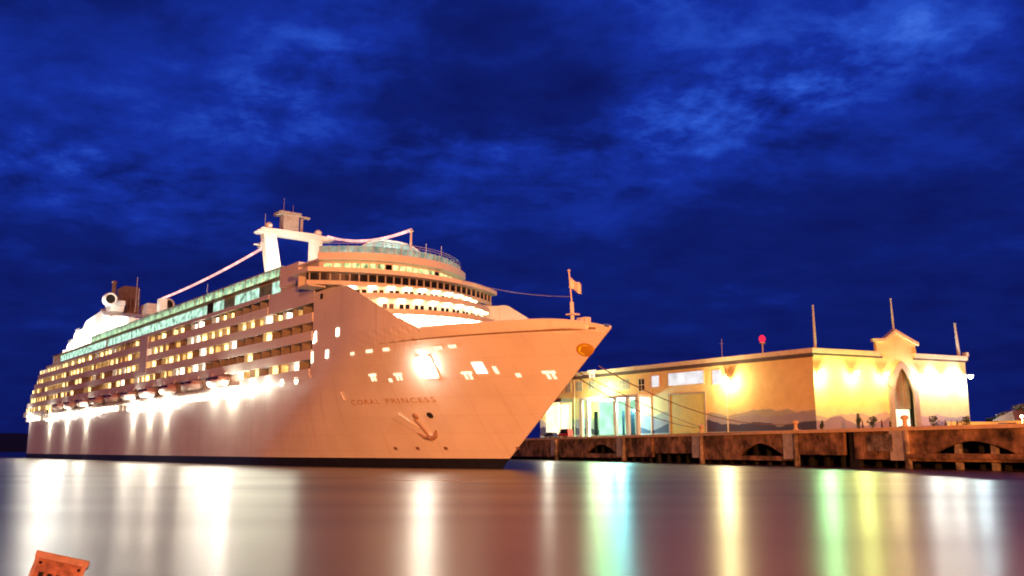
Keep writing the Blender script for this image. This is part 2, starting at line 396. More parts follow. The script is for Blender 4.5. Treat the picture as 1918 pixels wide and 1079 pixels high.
# balconies and side
NF = [15.2 + 3.2 * k for k in range(6)]
def send(z): return 274 - 1.55 * (z - 14)
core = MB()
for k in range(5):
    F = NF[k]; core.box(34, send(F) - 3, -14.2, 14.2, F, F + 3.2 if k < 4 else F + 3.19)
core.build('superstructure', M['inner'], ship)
core = MB(); core.box(62, 268, -13.2, 13.2, 12.9, 15.19); core.build('promenade_wall', M['white'], ship)
pl = MB()
for sg in (1, -1):
    pl.box(32, 51, min(sg * 15.9, sg * 16.12), max(sg * 15.9, sg * 16.12), NF[4] - .36, 31.4)
    pl.box(51, 240, min(sg * 15.9, sg * 16.25), max(sg * 15.9, sg * 16.25), 30.75, 31.55)
pl.build('side_plating', M['hull'], ship)
cells = []; DIV = []
for k in range(5):
    F = NF[k]; rngs = [(32 if k < 4 else 51, send(F))]
    if k == 0: rngs = [(32.5, 63.0), (236, send(F))]
    sb = MB(); gl = MB()
    sb.box(32.05 if k < 4 else 51.05, send(F), -16.2, 16.2, F - .48, F)
    for a, b in rngs:
        for sg in (1, -1):
            y0, y1 = sorted((sg * 16.02, sg * 16.24)); pp = MB(); pp.box(a + .06, b - .05, y0, y1, F + .002, F + 1.15); pp.build('balcony_parapet', M['white'], ship)
        n = int((b - a) / 4.2); st = (b - a) / n
        for i in range(n):
            s = a + i * st
            for sg in (1, -1):
                y0, y1 = sorted((sg * 14.21, sg * 16.0))
                if i and sg > 0: DIV.append((s, k, y0, y1, F))
            cells.append((k, s + .5, s + st - .5, F))
    sb.build('balcony_deck', M['white'], ship)
    for sg in (1, -1):
        for a, b in rngs:
            y0, y1 = sorted((sg * 14.2, sg * 14.24)); gl = MB(); gl.box(a + 2.05 + .3, b - 3.3, y0, y1, F + .1, F + 2.7); gl.build('balcony_glazing', M['dkglass'], ship)
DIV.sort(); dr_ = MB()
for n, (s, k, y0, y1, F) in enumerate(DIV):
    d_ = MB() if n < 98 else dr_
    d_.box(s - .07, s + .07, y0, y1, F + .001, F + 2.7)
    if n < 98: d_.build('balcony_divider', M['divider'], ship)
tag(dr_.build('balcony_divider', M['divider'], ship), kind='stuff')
rng = random.Random(11)
cells.sort(key=lambda c: c[1]); cnt = 0; rest = MB()
def lit_prob(k, s):
    if s < 62: return (.45, .06, .25, .62, .0)[k]
    if s < 80: return (.5, .22, .42, .58, .5)[k]
    return (.68, .62, .68, .74, .68)[k]
run = 0; hot_prev = {}
for k, s0, s1, F in cells:
    p = lit_prob(k, s0)
    if hot_prev.get(k): p = min(.86, p + .2)
    on = rng.random() < p; hot_prev[k] = on
    if not on: continue
    wd_ = rng.choice((.9, .7, .5)); mb = MB() if cnt < 99 else rest
    mb.box(s0 + .05, s0 + .05 + (s1 - s0 - .1) * wd_, 14.26, 14.32, F + .15, F + 2.65)
    # the lit lamp panel by the balcony door
    mb.box(s1 - .2, s1 - .08, 14.4, 14.4 + rng.choice((.7, 1.0, 1.3)), F + rng.choice((1.0, 1.5)), F + 2.6)
    if cnt < 99: mb.build('cabin_window', rng.choice((M['lit_white'], M['lit_cabin'], M['lit_cabin'], M['lit_soft'])), ship)
    cnt += 1
if rest.v: tag(rest.build('cabin_window', M['lit_cabin'], ship), kind='stuff')
tr = MB(); tr.box(124, 130, 14.2, 16.35, 21.7, 31); tr.box(124, 130, -16.35, -14.2, 21.7, 31); tr.build('stair_tower', M['hull'], ship)

# promenade: open strip with ceiling lamps, lifeboats hang outside above it
pc = MB(); pc.box(62, 268, -16.15, 16.15, 14.95, 15.19); pc.box(62, 236, -14.21, 14.21, 15.2, 18.4); pc.build('promenade_ceiling', M['white'], ship)
pf = MB(); pf.box(62.01, 272.5, -13.4, 13.4, 12.6, 12.88)
for sg in (1, -1):
    y0, y1 = sorted((sg * 13.4, sg * 15.95)); pf.box(62.01, 254, y0, y1, 12.6, 12.88)
pf.build('promenade_deck', M['deck'], ship)
for i in range(42):
    s = 64 + i * 4.1
    if 150 < s < 158: continue
    q = MB(); q.box(s, s + 2.7, 13.21, 13.4, 13.75, 14.75); q.box(s, s + 2.4, 14.7, 15.1, 14.8, 14.94); q.build('promenade_lamp', M['lamp_prom'], ship)
ps = MB()
for i in range(52): ps.box(63 + i * 4 - .1, 63 + i * 4 + .1, 15.85, 16.05, 12.89, 14.94)
ps.tube([(62.5, 15.95, 13.95), (253, 15.95, 13.95)], .06, 5); ps.build('promenade_rail', M['white'], ship)
lw = MB(); lw.box(236.5, 272, -14.4, 14.4, 12.9, 14.94); lw.build('aft_lounge', M['white'], ship)
lw = MB(); lw.box(252, 272, 14.41, 14.6, 13.2, 14.7); lw.build('aft_window', M['lit_white'], ship)
for s, w_ in ((37.6, .75), (43.5, .8), (49.8, .85), (57.0, .9)):
    q = MB(); q.prism([(s + w_ * math.cos(t) * 1.0, 14.8 + .85 * math.sin(t)) for t in [2 * math.pi * i / 14 for i in range(14)]], 16.08, 16.2, axis='y'); q.build('round_window', M['lit_white'], ship)

# conformal details on the hull side: (s, depth, z)
def conform(mb): return mb.map(lambda s, d, z: (s, hy(s, z) + d, z))
def opening(s, z, w_, h, mat, name, d0=.02, d1=.10):
    q = MB(); q.box(s - w_ / 2, s + w_ / 2, d0, d1, z - h / 2, z + h / 2); return conform(q).build(name, mat, ship)
for s in (14.2, 9.0, -2.6, -13.6, -20.0):
    q = MB(); zc = 13.7 - (14 - s) * .028
    q.box(s - .8, s + .8, .02, .1, zc + .3, zc + .62)
    for e in (-.55, .12): q.box(s + e, s + e + .36, .02, .1, zc - .45, zc + .29)
    conform(q).build('mooring_port', M['lit_port'], ship)
opening(-15.4 + 8.4, 13.9, .5, 1.0, M['lit_port'], 'mooring_port'); opening(-4.9, 14.3, 1.5, 1.5, M['lit_white'], 'mooring_port')
opening(-9.6, 13.1, .6, .5, M['lit_port'], 'mooring_port'); opening(10.8, 13.2, .6, .5, M['lit_port'], 'mooring_port')
for s, z, w_ in ((18.1, 17.7, 1.0), (13.6, 17.75, 1.6), (9.6, 17.7, 1.4), (-.2, 17.3, 1.3), (-2.6, 17.35, 1.2)):
    opening(s, z, w_, .42, M['lit_port'], 'hull_slot')
opening(22.8, 21.6, .95, 1.3, M['lit_white'], 'lit_window_balcony_end'); opening(26.3, 18.3, .95, 1.3, M['lit_white'], 'lit_window_balcony_end')
opening(29.0, 28.3, .9, .9, M['dark'], 'fairlead')
q = MB(); q.prism([(30.3, 20.8), (31.6, 20.5), (31.2, 22.2), (30.6, 22.6)], .02, .1, axis='y'); conform(q).build('lit_window_balcony_end', M['lit_white'], ship)  # glowing plate for the lit end of a balcony row, not a window
q = MB(); q.prism([(31.4, 17.4), (32.0, 17.2), (31.9, 18.9), (31.6, 19.2)], .02, .1, axis='y'); conform(q).build('lit_window_balcony_end', M['lit_white'], ship)  # second glowing plate painting a lit balcony end
for s in (15.5, 11.5, 6.8): opening(s, 3.0, .55, .45, M['brown'], 'discharge_port')
opening(-4.0, 3.0, .6, .4, M['brown'], 'discharge_port')
# big floodlight over the side
q = MB(); q.prism([(2.9 + 1.0 * math.cos(t), 14.7 + 1.35 * math.sin(t)) for t in [2 * math.pi * i / 16 for i in range(16)]], .25, .7, axis='y'); conform(q)
fl = q.build('floodlight', M['lamp_hot'], ship)
q = MB(); q.box(1.7, 4.1, .0, .24, 13.1, 16.3); conform(q).build('floodlight_bracket', M['white'], ship)
# name on the bow
def name_text(txt, s_start, s_end, z, height):
    cu = bpy.data.curves.new('ship_name', 'FONT'); cu.body = txt; cu.size = height; cu.space_character = 1.25
    tmp = bpy.data.objects.new('ship_name_tmp', cu); COL.objects.link(tmp)
    dg = bpy.context.evaluated_depsgraph_get(); me = bpy.data.meshes.new_from_object(tmp.evaluated_get(dg))
    bpy.data.objects.remove(tmp)
    bm = bmesh.new(); bm.from_mesh(me); r = bmesh.ops.extrude_face_region(bm, geom=bm.faces[:])
    for v in [e for e in r['geom'] if isinstance(e, bmesh.types.BMVert)]: v.co.z = .06
    xs_ = [v.co.x for v in bm.verts]; x0, x1 = min(xs_), max(xs_)
    for v in bm.verts:
        s = s_start + (s_end - s_start) * (v.co.x - x0) / (x1 - x0); zz = z + v.co.y
        v.co = Vector((s, hy(s, zz) + .03 + v.co.z, zz))
    bm.to_mesh(me); bm.free(); me.materials.clear(); me.materials.append(M['letter'])
    o = bpy.data.objects.new('ship_lettering', me); COL.objects.link(o); o.parent = ship
name_text('CORAL', 20.8, 14.6, 9.85, 1.05); name_text('PRINCESS', 13.3, 4.4, 9.85, 1.05)
# anchor in its pocket
q = MB(); q.prism([(16.2, 7.6), (14.9, 8.3), (10.4, 4.5), (11.2, 3.9)], .03, .32, axis='y'); conform(q.map(lambda s, d, z: (s - 3.0, d, z))).build('anchor_pocket', M['hull'], ship)
q = MB(); q.tube([(12.2, .3, 7.4), (11.6, .35, 6.0), (11.0, .4, 4.6)], .22, 8); q.tube([(12.9, .3, 5.3), (12.0, .35, 4.6), (11.1, .4, 4.5), (10.2, .35, 4.8), (9.6, .3, 5.7)], [.1, .28, .4, .28, .1], 8)
q.lathe((11.9, .3, 7.8), [(.2, -.2), (.5, 0), (.2, .2)], 10, axis='y'); conform(q.map(lambda s, d, z: (s - 3.0, d, z))).build('anchor', M['anchor'], ship)
q = MB(); q.prism([(9.6 + .5 * math.cos(t), 7.9 + .45 * math.sin(t)) for t in [2 * math.pi * i / 10 for i in range(10)]], .02, .1, axis='y'); conform(q.map(lambda s, d, z: (s - 3.0, d, z))).build('hawse_hole', M['dark'], ship)
q = MB(); q.tube([(22.6, .2, 11.9), (22.2, .22, 10.6)], .13, 6); conform(q).build('hull_fitting', M['white'], ship)
# bow emblem
q = MB(); ca, sa = math.cos(R(-24)), math.sin(R(-24))
def ell(ra, rb, n=20): return [(-19.5 + ra * math.cos(t) * ca - rb * math.sin(t) * sa, 16.1 + ra * math.cos(t) * sa + rb * math.sin(t) * ca) for t in [2 * math.pi * i / n for i in range(n)]]
q.prism(ell(1.15, .78), .02, .06, axis='y'); conform(q); em = q.build('bow_emblem', M['golddk'], ship)
q = MB(); q.prism(ell(.86, .54), .065, .1, axis='y'); conform(q); q.build('emblem_face', M['gold'], em)

# jackstaff, whips, forward pole
q = MB(); q.tube([(-16.2, 0, 19.1), (-16.0, 0, 23.2)], .28, 8); q.tube([(-16.0, 0, 23.2), (-15.5, 0, 27.6)], .11, 6); q.box(-16.9, -15.5, -.7, .7, 21.3, 21.5)
q.lathe((-15.5, 0, 27.6), [(.05, 0), (.28, .2), (.05, .4)], 8); q.build('jackstaff', M['white'], ship)
q = MB(); q.box(-19.3, -17.6, -.5, .5, 20.0, 20.7); q.tube([(-18.4, -.6, 20.4), (-18.4, .6, 20.4)], .3, 8); q.build('bow_roller', M['white'], ship)
q = MB(); q.tube([(27.0, 0, 36.0), (27.0, 0, 41.7)], .20, 8); q.lathe((27, 0, 41.4), [(.2, 0), (.45, .25), (.2, .6)], 8); q.build('forward_pole', M['white'], ship)
for y in (-5.2, -8.6): q = MB(); q.tube([(30, y, 36.5), (30, y, 40.6)], .06, 5); q.build('whip_antenna', M['steel'], ship)

# lido windows, roof edge and green glass screens
lid = MB(); lid.box(46.5, 238, -14.6, 14.6, 31.4, 34.5); lid.build('lido_deck', M['offwhite'], ship)
for a, b in ((47, 84), (88, 168), (170, 226)):
    n = int((b - a) / 6)
    for i in range(n):
        s0 = a + (b - a) * i / n; q = MB(); q.box(s0 + .12, s0 + (b - a) / n - .12, 14.62, 14.7, 31.9, 34.2)
        q.build('lido_window', M['lit_lido'] if not (a < 50 and i % 3 == 1) else M['screen'], ship)
q = MB(); q.box(84.2, 87.6, 14.62, 14.75, 31.6, 34.4); q.build('dark_gap', M['dark'], ship)  # near-black panel standing in for the dark gap between the windows
q = MB(); q.box(46.6, 236, -15.3, 15.3, 34.5, 34.85); q.build('lido_roof', M['deck'], ship)
for sg in (1, -1):
    q = MB(); y0, y1 = sorted((sg * 13.9, sg * 14.0)); q.box(50, 190, y0, y1, 35.0, 37.1); q.build('glass_screen', M['screen'], ship)
    q = MB(); y0, y1 = sorted((sg * 13.85, sg * 14.08))
    for i in range(47): q.box(50 + i * 3, 50.15 + i * 3, y0, y1, 34.86, 37.2)
    q.box(50, 190, y0, y1, 37.1, 37.25); q.build('screen_mullion', M['steel'], ship)
for i in range(24):
    q = MB(); q.box(52 + i * 5.8, 56.4 + i * 5.8, 12.9, 13.1, 35.3, 36.0); q.build('deck_light', M['lampw'], ship)
q = MB(); q.box(40, 48, 11.5, 15.5, 32.61, 36.2); q.build('deck_house', M['white'], ship)

for (s, y, z, p) in ((40, 0, 37.6, 1400), (44, 5, 37.4, 900), (33, 8.5, 37.3, 800), (30, 0, 37.3, 1000), (33, -8.5, 37.3, 800)):
    point('deck_light_glow', (s, y, z), p, (.75, 1, .92), ship, .4)
for i in range(9): point('deck_light_glow', (58 + i * 15, 11.2, 36.4), 1500, (.8, 1, .92), ship, .3)
# portal mast
q = MB()
q.prism([(5.2, 34.8), (2.0, 34.8), (4.8, 49.4), (7.7, 49.4)], 75.2, 77.2, axis='x'); q.prism([(-4.0, 34.8), (-5.6, 34.8), (-6.2, 49.4), (-3.9, 49.4)], 75.0, 77.4, axis='x')
q.prism([(9.2, 49.7), (8.6, 49.4), (-6.5, 49.4), (-9.0, 49.9), (-9.0, 50.4), (-4, 50.8), (8.2, 50.6)], 74.8, 77.6, axis='x'); q.build('mast', M['white'], ship)
q = MB(); q.box(74.9, 77.1, -.2, 3.4, 50.6, 55.0); q.box(74.2, 77.8, -.5, 4.6, 54.2, 54.8); q.tube([(76, -1.4, 51), (76, -1.4, 54)], .35, 8); q.box(75.6, 76.4, -3.2, .2, 54.2, 54.6)
q.build('radar', M['mastgrey'], ship)
for y in (6.4, -5.4): q = MB(); q.lathe((75.8, y, 50.7), [(.45, 0), (.85, .4), (.85, .9), (.4, 1.35)], 12); q.build('radome', M['white'], ship, smooth=True)

q = MB()
for z in (38.35, 38.75): q.tube([(along(26.0, 15, 7, y), y, z) for y in span(14.9, -14.9, 24)], .045, 4)
q.build('handrail', M['steel'], ship)
for (s, y, z, h) in ((76, 3.0, 55.0, 3.2), (76, .8, 55.0, 2.0), (76, 7.2, 51.0, 3.0), (48, 8, 37.2, 4.0), (96, 12, 35, 5.5), (118, -10, 35, 7.0), (140, 11, 35, 5.0), (163, 0, 39, 6.5)):
    q = MB(); q.tube([(s, y, z), (s, y, z + h)], [.07, .03], 5); q.build('whip_antenna', M['steel'], ship)
q = MB(); q.box(75.2, 76.8, 8.0, 8.4, 46.2, 47.2); q.box(75.6, 76.4, 8.4, 9.6, 46.6, 46.8); q.build('navigation_light', M['steel'], ship)
# aft house, funnel and turbine pods
q = MB(); prof = [(262, 28), (262, 31.2), (256.5, 31.2), (256.5, 34.0), (250.5, 34.2), (249.5, 37.0), (243.5, 37.2), (242, 40.0), (234.5, 40.4), (233, 43.0), (222, 43.6), (219, 45.6), (210, 46.2), (200, 47.0), (195, 45), (195, 31.5), (262, 28)]
q.prism(prof[:-1], -9.5, 9.5, axis='y'); q.build('funnel_casing', M['white'], ship)
for i, (a, z) in enumerate(((262, 28.05), (254, 31.25))):
    q = MB(); q.box(a - 40, a, -13.8, 13.8, z - .4, z); q.build('aft_terrace', M['white'], ship)
q = MB(); q.prism([(200, 46.5), (208, 46.5), (210, 56.3), (202, 56.3)], -2.3, 2.3, axis='y')
for i in range(6):
    s = 200.3 + i * 1.3; q.prism([(s, 47), (s + .5, 47), (s + 2.4, 56.1), (s + 1.9, 56.1)], 2.25, 2.7, axis='y')
    q.prism([(s, 47), (s + .5, 47), (s + 2.4, 56.1), (s + 1.9, 56.1)], -2.7, -2.25, axis='y')
for i in range(4):
    y = -2.1 + i * 1.25; q.prism([(y, 47), (y + .45, 47), (y + .45, 52), (y, 52)], 199.6, 201.5, axis='x')
q.build('funnel', M['brown'], ship)
for sg in (1, -1):
    q = MB(); c = (191, sg * 9.0, 49.8); pts = []
    q.lathe(c, [(1.4, 1.2), (1.45, 0), (1.8, -.2), (2.05, .2), (2.15, 1.2), (2.0, 3), (1.4, 5), (.7, 6)], 24, axis='x'); q.build('turbine_pod', M['white'], ship, smooth=True)
    q = MB(); q.lathe(c, [(.1, .25), (1.47, .3), (1.47, .9), (.1, .9)], 24, axis='x'); q.build('pod_intake', M['dark'], ship)
    q = MB(); y0, y1 = sorted((sg * 3.5, sg * 7.5)); q.box(195, 203, y0, y1, 48.6, 50.2); q.box(196, 202, y0, y1, 46.8, 48.6); q.build('pod_pylon', M['white'], ship)
q = MB(); q.tube([(196, 0, 47), (196, 0, 58.5)], .12, 5); q.tube([(186, 2, 46), (186, 2, 53)], .1, 5); q.build('whip_antenna', M['steel'], ship)
q = MB(); q.box(170, 193, -9, 9, 34.86, 41.5); q.prism([(193, 41.5), (193, 44.5), (182, 43.5), (170, 41.5)], -8, 8, axis='y'); q.box(158, 169.8, -7, 7, 34.86, 39.2); q.box(150.5, 153.2, 4, 6, 34.86, 45); q.build('aft_house', M['white'], ship)

for s, z in ((261.6, 31.2), (256.1, 34.0), (249.4, 37.1), (242, 40.2), (232.8, 43.1)):
    q = MB(); q.tube([(s, -9.4, z + 1.0), (s, 9.4, z + 1.0), (s - 6, 9.4, z + 1.0)], .07, 5); q.tube([(s, -9.4, z + .5), (s, 9.4, z + .5), (s - 6, 9.4, z + .5)], .05, 4)
    for i in range(9): y = -9.3 + i * 2.32; q.tube([(s, y, z - .05), (s, y, z + 1.0)], .05, 4)
    q.build('terrace_rail', M['steel'], ship)
for s, z, h in ((212, 45.5, 6.0), (217, 45.0, 4.5), (205.5, 46.3, 11.2)):
    q = MB(); q.tube([(s, 4.6, z - 1), (s, 4.6, z + h)], [.75, .7], 10); q.lathe((s, 4.6, z + h), [(.75, 0), (.9, .1), (.9, .5), (.6, .6)], 12); q.build('exhaust_pipe', M['brown'], ship)
# lights the ship carries, plus glows added off its side for the water
point('floodlight_lamp', (2.9, hy(2.9, 14.6) + 1.1, 14.6), 1500, (1, .78, .5), ship, .4)
for (s, y, z, p) in ((68, 10.5, 39.0, 3600), (68, -1.5, 39.0, 3000), (70, 3, 45.0, 1500)):
    point('mast_flood', (s, y, z), p, (1, .90, .72), ship, .5)
for (s, y, z, p) in ((248, 13.5, 38.5, 14000), (232, 15, 40, 12000), (214, 15.5, 42, 8000), (190, 15.2, 44, 6000), (262, 13.5, 33, 8000), (175, 12.5, 39, 4000)):
    point('funnel_flood', (s, y, z), p, (1, .93, .78), ship, .6)
for (s, p) in ((132, 9000), (118.5, 8500), (106, 8000), (226, 8500), (202, 8000), (178.5, 7500)):
    point('added_side_glow', (s, 18.4, 13.6), p * .15, (1, .90, .68), ship, .4)  # point light added off the hull for the bright columns on the water
    point('hull_downlight', (s, 17.2, 12.4), p * .5, (1, .88, .62), ship, .25, spot=((0, -.12, -1), 60))
    q = MB(); q.box(s - .9, s + .9, 16.3, 17.5, 12.5, 12.9); q.build('downlight', M['lamp_hot'], ship)

point('gangway_flood', (66, 17.6, 14.2), 3000, (1, .9, .66), ship, .4)
q = MB(); q.lathe((66, 16.3, 14.0), [(.2, 0), (.6, .1), (.65, .4), (.1, .5)], 12, axis='y'); q.build('floodlight', M['lamp_hot'], ship)
for s, pw in ((56.5, 500), (49.5, 400), (76, 1800), (262, 2000)): point('added_side_glow', (s, 18.0, 14.8), pw, (1, .92, .72), ship, .4)  # more added glows beside the hull, without a lamp model
# added outward spots, not ship lamps, that make the light columns on the water
for s, pw, cl_ in ((226, 8000, (1, .93, .76)), (203, 17000, (.80, .97, 1)), (178, 12000, (1, .92, .76)), (132, 11000, (1, .90, .74)), (112, 9000, (1, .86, .70)), (88, 8500, (1, .90, .70)), (78, 9500, (1, .93, .78)), (68, 12500, (1, .93, .80)),
                   (57, 3200, (.92, .95, .70)), (50, 2800, (.92, .95, .70)), (43.5, 2600, (.95, .95, .72)), (37.6, 2600, (.92, .95, .72))):
    point('water_column_spot', (s, 16.9, 14.4), pw, cl_, ship, .4, spot=((-.35, 1, -.12), 140))
# lifeboats hang on davits from the ship: things of their own
boat_proto = None
NAMES = ['first', 'second', 'third', 'fourth', 'fifth', 'sixth', 'seventh', 'eighth', 'ninth', 'tenth']
def make_lifeboat():
    t = thing('lifeboat', 'x', 'lifeboat', (0, 0, 0), R(90) + A_)
    def sec(x, w_, h): return [(x, w_ * math.sin(a), h * (1 - math.cos(a)) / 1 * .5) for a in span(-math.pi / 2, math.pi / 2, 6)]
    q = MB(); L_ = 5.4; rows = []
    for i in range(13):
        u = -1 + 2 * i / 12; w_ = 1.55 * (1 - abs(u) ** 3.0) + .05; keel = .25 * abs(u) ** 2
        rows.append([(u * L_, w_ * math.cos(a), 1.25 - (1.25 - keel) * math.sin(a) ** .7) for a in span(0, math.pi, 8)])
    q.grid(rows); q.build('boat_hull', M['white'], t, smooth=True)
    q = MB(); rows = []
    for i in range(13):
        u = -1 + 2 * i / 12; w_ = 1.45 * (1 - abs(u) ** 3.2) + .04; hh = 1.25 + 1.15 * (1 - abs(u) ** 4)
        rows.append([(u * L_ * .97, w_ * math.cos(a), 1.25 + (hh - 1.25) * max(0, math.sin(a)) ** .6) for a in span(0, math.pi, 8)])
    q.grid(rows); q.build('canopy', M['canopy'], t, smooth=True)
    q = MB(); q.box(-3.4, 3.4, 1.34, 1.42, 1.55, 1.95); q.build('window_strip', M['dkglass'], t)
    for x in (-3.6, 3.6):
        q = MB(); q.tube([(x, 0, 2.3), (x, -.1, 2.95)], .1, 6); q.tube([(x, -.1, 2.95), (x, -1.6, 3.0)], .16, 6); q.build('davit', M['white'], t)
    return t
for i in range(10):
    t = boat_proto = make_lifeboat() if boat_proto is None else copy_tree(boat_proto)
    s = 74 + i * 15.6; t.location = SW(s, 16.4, 15.35)
    t['label'] = ('white lifeboat with a salmon canopy hanging above the bright promenade, %s counted from the bow' % NAMES[i]); t['group'] = 'lifeboats hanging along the ship side'

# garlands of lights
def sagline(a, b, sag, n=22): return [Vector(a).lerp(Vector(b), i / n) - Vector((0, 0, sag * 4 * (i / n) * (1 - i / n))) for i in range(n + 1)]
q = MB(); q.tube(sagline(SW(75, -7.5, 50.7), SW(27, 0, 41.9), 1.5), .27, 7)
tag(q.build('light_garland', M['pink']), 'glowing pink light garland sagging from the portal mast to the forward pole', 'string lights', 'light garlands strung over the ship')
q = MB(); q.tube(sagline(SW(76, 6.6, 46.8), SW(152, 5, 45.2), .7), .30, 7)
tag(q.build('light_garland', M['pink']), 'long pink light garland running aft from the portal mast towards the funnel', 'string lights', 'light garlands strung over the ship')
# flag on the jackstaff
q = MB(); rows = []
for i in range(9):
    u = i / 8; rows.append([SW(-15.55, 0, 26.9) + Vector((1.7 * u, .35 * math.sin(u * 6), -1.2 * u - 1.5 * j / 5 + .12 * math.sin(u * 9 + j))) for j in range(6)])
q.grid(rows); fo = q.build('flag', M['white'], smooth=True, fix=False); so_ = fo.modifiers.new('thick', 'SOLIDIFY'); so_.thickness = .04
tag(fo, 'pale flag drooping from the jackstaff at the tip of the ship bow', 'flag')
# stay wire from the bridge front to the jackstaff
q = MB(); q.tube(sagline(SW(24, -8, 33.5), SW(-15.8, 0, 24.0), .8), .045, 5); q.map(lambda x, y, z: (x, y, z))
tag(q.build('stay_wire', M['steel']), 'thin wire stretched from the bridge roof down to the bow jackstaff', 'wire')

# ================================================================== THE WHARF
S = 1.25                                        # the wharf and shed were laid out at 1/S of their size
def SZ(z): return CAM_H + (z - CAM_H) * S
T = 5.5; TD = SZ(5.42)
WB = Vector((53.579, 95.989, 0)); WD = Vector((-.372304, .928111, 0)); WN = Vector((-.928111, -.372304, 0))
def WW(u, d, z): p = (WB + WD * u + WN * d) * S; return (p.x, p.y, SZ(z))      # d > 0 : out over the water
def rust_mat(name, base):
    m = bpy.data.materials.new(name); m.use_nodes = True; nt = m.node_tree; g = NG(nt); b = nt.nodes['Principled BSDF']; b.inputs['Roughness'].default_value = .85
    tc = g.n('ShaderNodeTexCoord'); mp = g.n('ShaderNodeMapping'); g.ln(tc.outputs['Object'], mp.inputs[0]); mp.inputs['Scale'].default_value = (.42, .42, .34)
    n1 = g.noise(mp.outputs[0], .9, 6, .65).outputs[0]; n2 = g.noise(tc.outputs['Object'], .35, 5, .6).outputs[0]
    c1 = g.ramp(n1, [(.36, tuple(c * .12 for c in base)), (.5, tuple(c * .8 for c in base)), (.68, tuple(min(1, c * 1.7) for c in base))])
    c2 = g.ramp(n2, [(.38, (.16, .13, .13)), (.6, (1, 1, 1))]); g.ln(g.mix(.75, c1, c2, 'MULTIPLY'), b.inputs['Base Color'])
    bp = g.n('ShaderNodeBump'); bp.inputs['Strength'].default_value = .6; bp.inputs['Distance'].default_value = .15; g.ln(n1, bp.inputs['Height']); g.ln(bp.outputs[0], b.inputs['Normal'])
    return m
M['rust'] = rust_mat('stained_brown_concrete', (.34, .195, .105)); M['pale'] = rust_mat('weathered_pale_concrete', (.40, .34, .28))
M['post'] = pmat('pale_grey_post', (.46, .43, .41), .8, var=.3, vscale=.9)
M['kerb'] = pmat('kerb_concrete', (.74, .52, .30), .7, var=.2, vscale=.6)
M['paving'] = pmat('wharf_paving', (.20, .17, .14), .85, var=.2, vscale=.4)
wharf = thing('wharf', 'old brown concrete wharf with arched openings, posts and a pale kerb along its edge', 'wharf')
q = MB(); pts = [WW(-95, -.4, 0), WW(175, -.4, 0), WW(175, -160, 0), WW(-95, -160, 0)]; q.prism([(p[0], p[1]) for p in pts], SZ(5.0), TD); q.build('deck_slab', M['paving'], wharf)
def wbox(mb, u0, u1, d0, d1, z0, z1): 
    b = MB(); b.box(u0, u1, d0, d1, z0, z1); b.map(WW); mb.add(b.v, b.f)
q = MB(); wbox(q, -95, 175, -.6, .35, 5.06, T); q.build('kerb', M['kerb'], wharf)
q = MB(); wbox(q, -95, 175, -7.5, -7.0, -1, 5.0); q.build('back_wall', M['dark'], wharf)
def wu(px):                                              # position along the wharf edge of an azimuth tangent
    return px
def panel(u0, u1, z0, z1, arch=None):
    """face panel in the wharf plane, with an optional pointed-arch opening (ua, ub, z foot, z apex)"""
    q = MB(); th = .5
    if arch is None: wbox(q, u0, u1, -.55, -.05, z0, z1)
    else:
        ua, ub, zf, za = arch; n = 14
        crv = [(ua + (ub - ua) * i / n, zf + (za - zf) * (1 - abs(2 * i / n - 1) ** 1.7)) for i in range(n + 1)]
        pieces = [[(u0, zf), (ua, zf), (ua, z1), (u0, z1)], [(ub, zf), (u1, zf), (u1, z1), (ub, z1)], [(u0, z0), (u1, z0), (u1, zf), (u0, zf)]]
        for i in range(n): pieces.append([crv[i], crv[i + 1], (crv[i + 1][0], z1), (crv[i][0], z1)])
        for p in pieces:
            b = MB(); b.prism(p, -.55, -.05, axis='y'); b.map(WW); q.add(b.v, b.f)
    return q.build('face_panel', M['rust'], wharf)
panel(118.6, 170, 1.25, 5.05)
panel(87.6, 117.4, 1.25, 5.05, (83.5 + 6, 103.0, 2.1, 3.9))
panel(76, 86.4, 1.5, 5.05); panel(61.2, 75.2, 2.2, 5.05)
panel(37.8, 60.0, 1.25, 5.05, (39.2, 50.2, 1.9, 3.75))
panel(27.0, 36.2, 2.1, 5.05); panel(17.4, 25.0, 1.6, 5.05)
panel(-3.5, 16.0, 1.45, 5.05, (1.2, 12.4, 2.35, 3.75))
panel(-26, -4.5, 1.45, 5.05, (-20, -9, 2.35, 3.75)); panel(-92, -27, 1.45, 5.05)
for u in (118, 87, 60.6, 37, 16.7, -4.0):
    q = MB(); wbox(q, u - .3, u + 2.0, -.5, .2, 1.5, 5.05); q.build('wharf_post', M['post'], wharf)
    for e in (-.75,):
        q = MB(); wbox(q, u + e - .16, u + e + .16, -.3, .5, -.5, 5.05); q.build('fender_pile', M['pale'], wharf)
for u0, u1 in ((75.25, 75.95), (25.1, 26.9)):
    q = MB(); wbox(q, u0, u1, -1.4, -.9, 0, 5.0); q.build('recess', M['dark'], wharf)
for u in (4.6, 9.4): q = MB(); wbox(q, u - .3, u + .3, -1.2, -.6, -.5, 4.9); q.build('inner_pile', M['pale'], wharf)
q = MB(); wbox(q, -26, 16.2, -.04, .4, 1.75, 2.3); q.build('waling_beam', M['rust'], wharf)
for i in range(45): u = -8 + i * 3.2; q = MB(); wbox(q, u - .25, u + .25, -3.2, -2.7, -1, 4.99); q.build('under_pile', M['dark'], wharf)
q = MB(); wbox(q, 18.2, 22.4, -.04, .25, 2.6, 4.7); q.build('fender_panel', M['pale'], wharf)

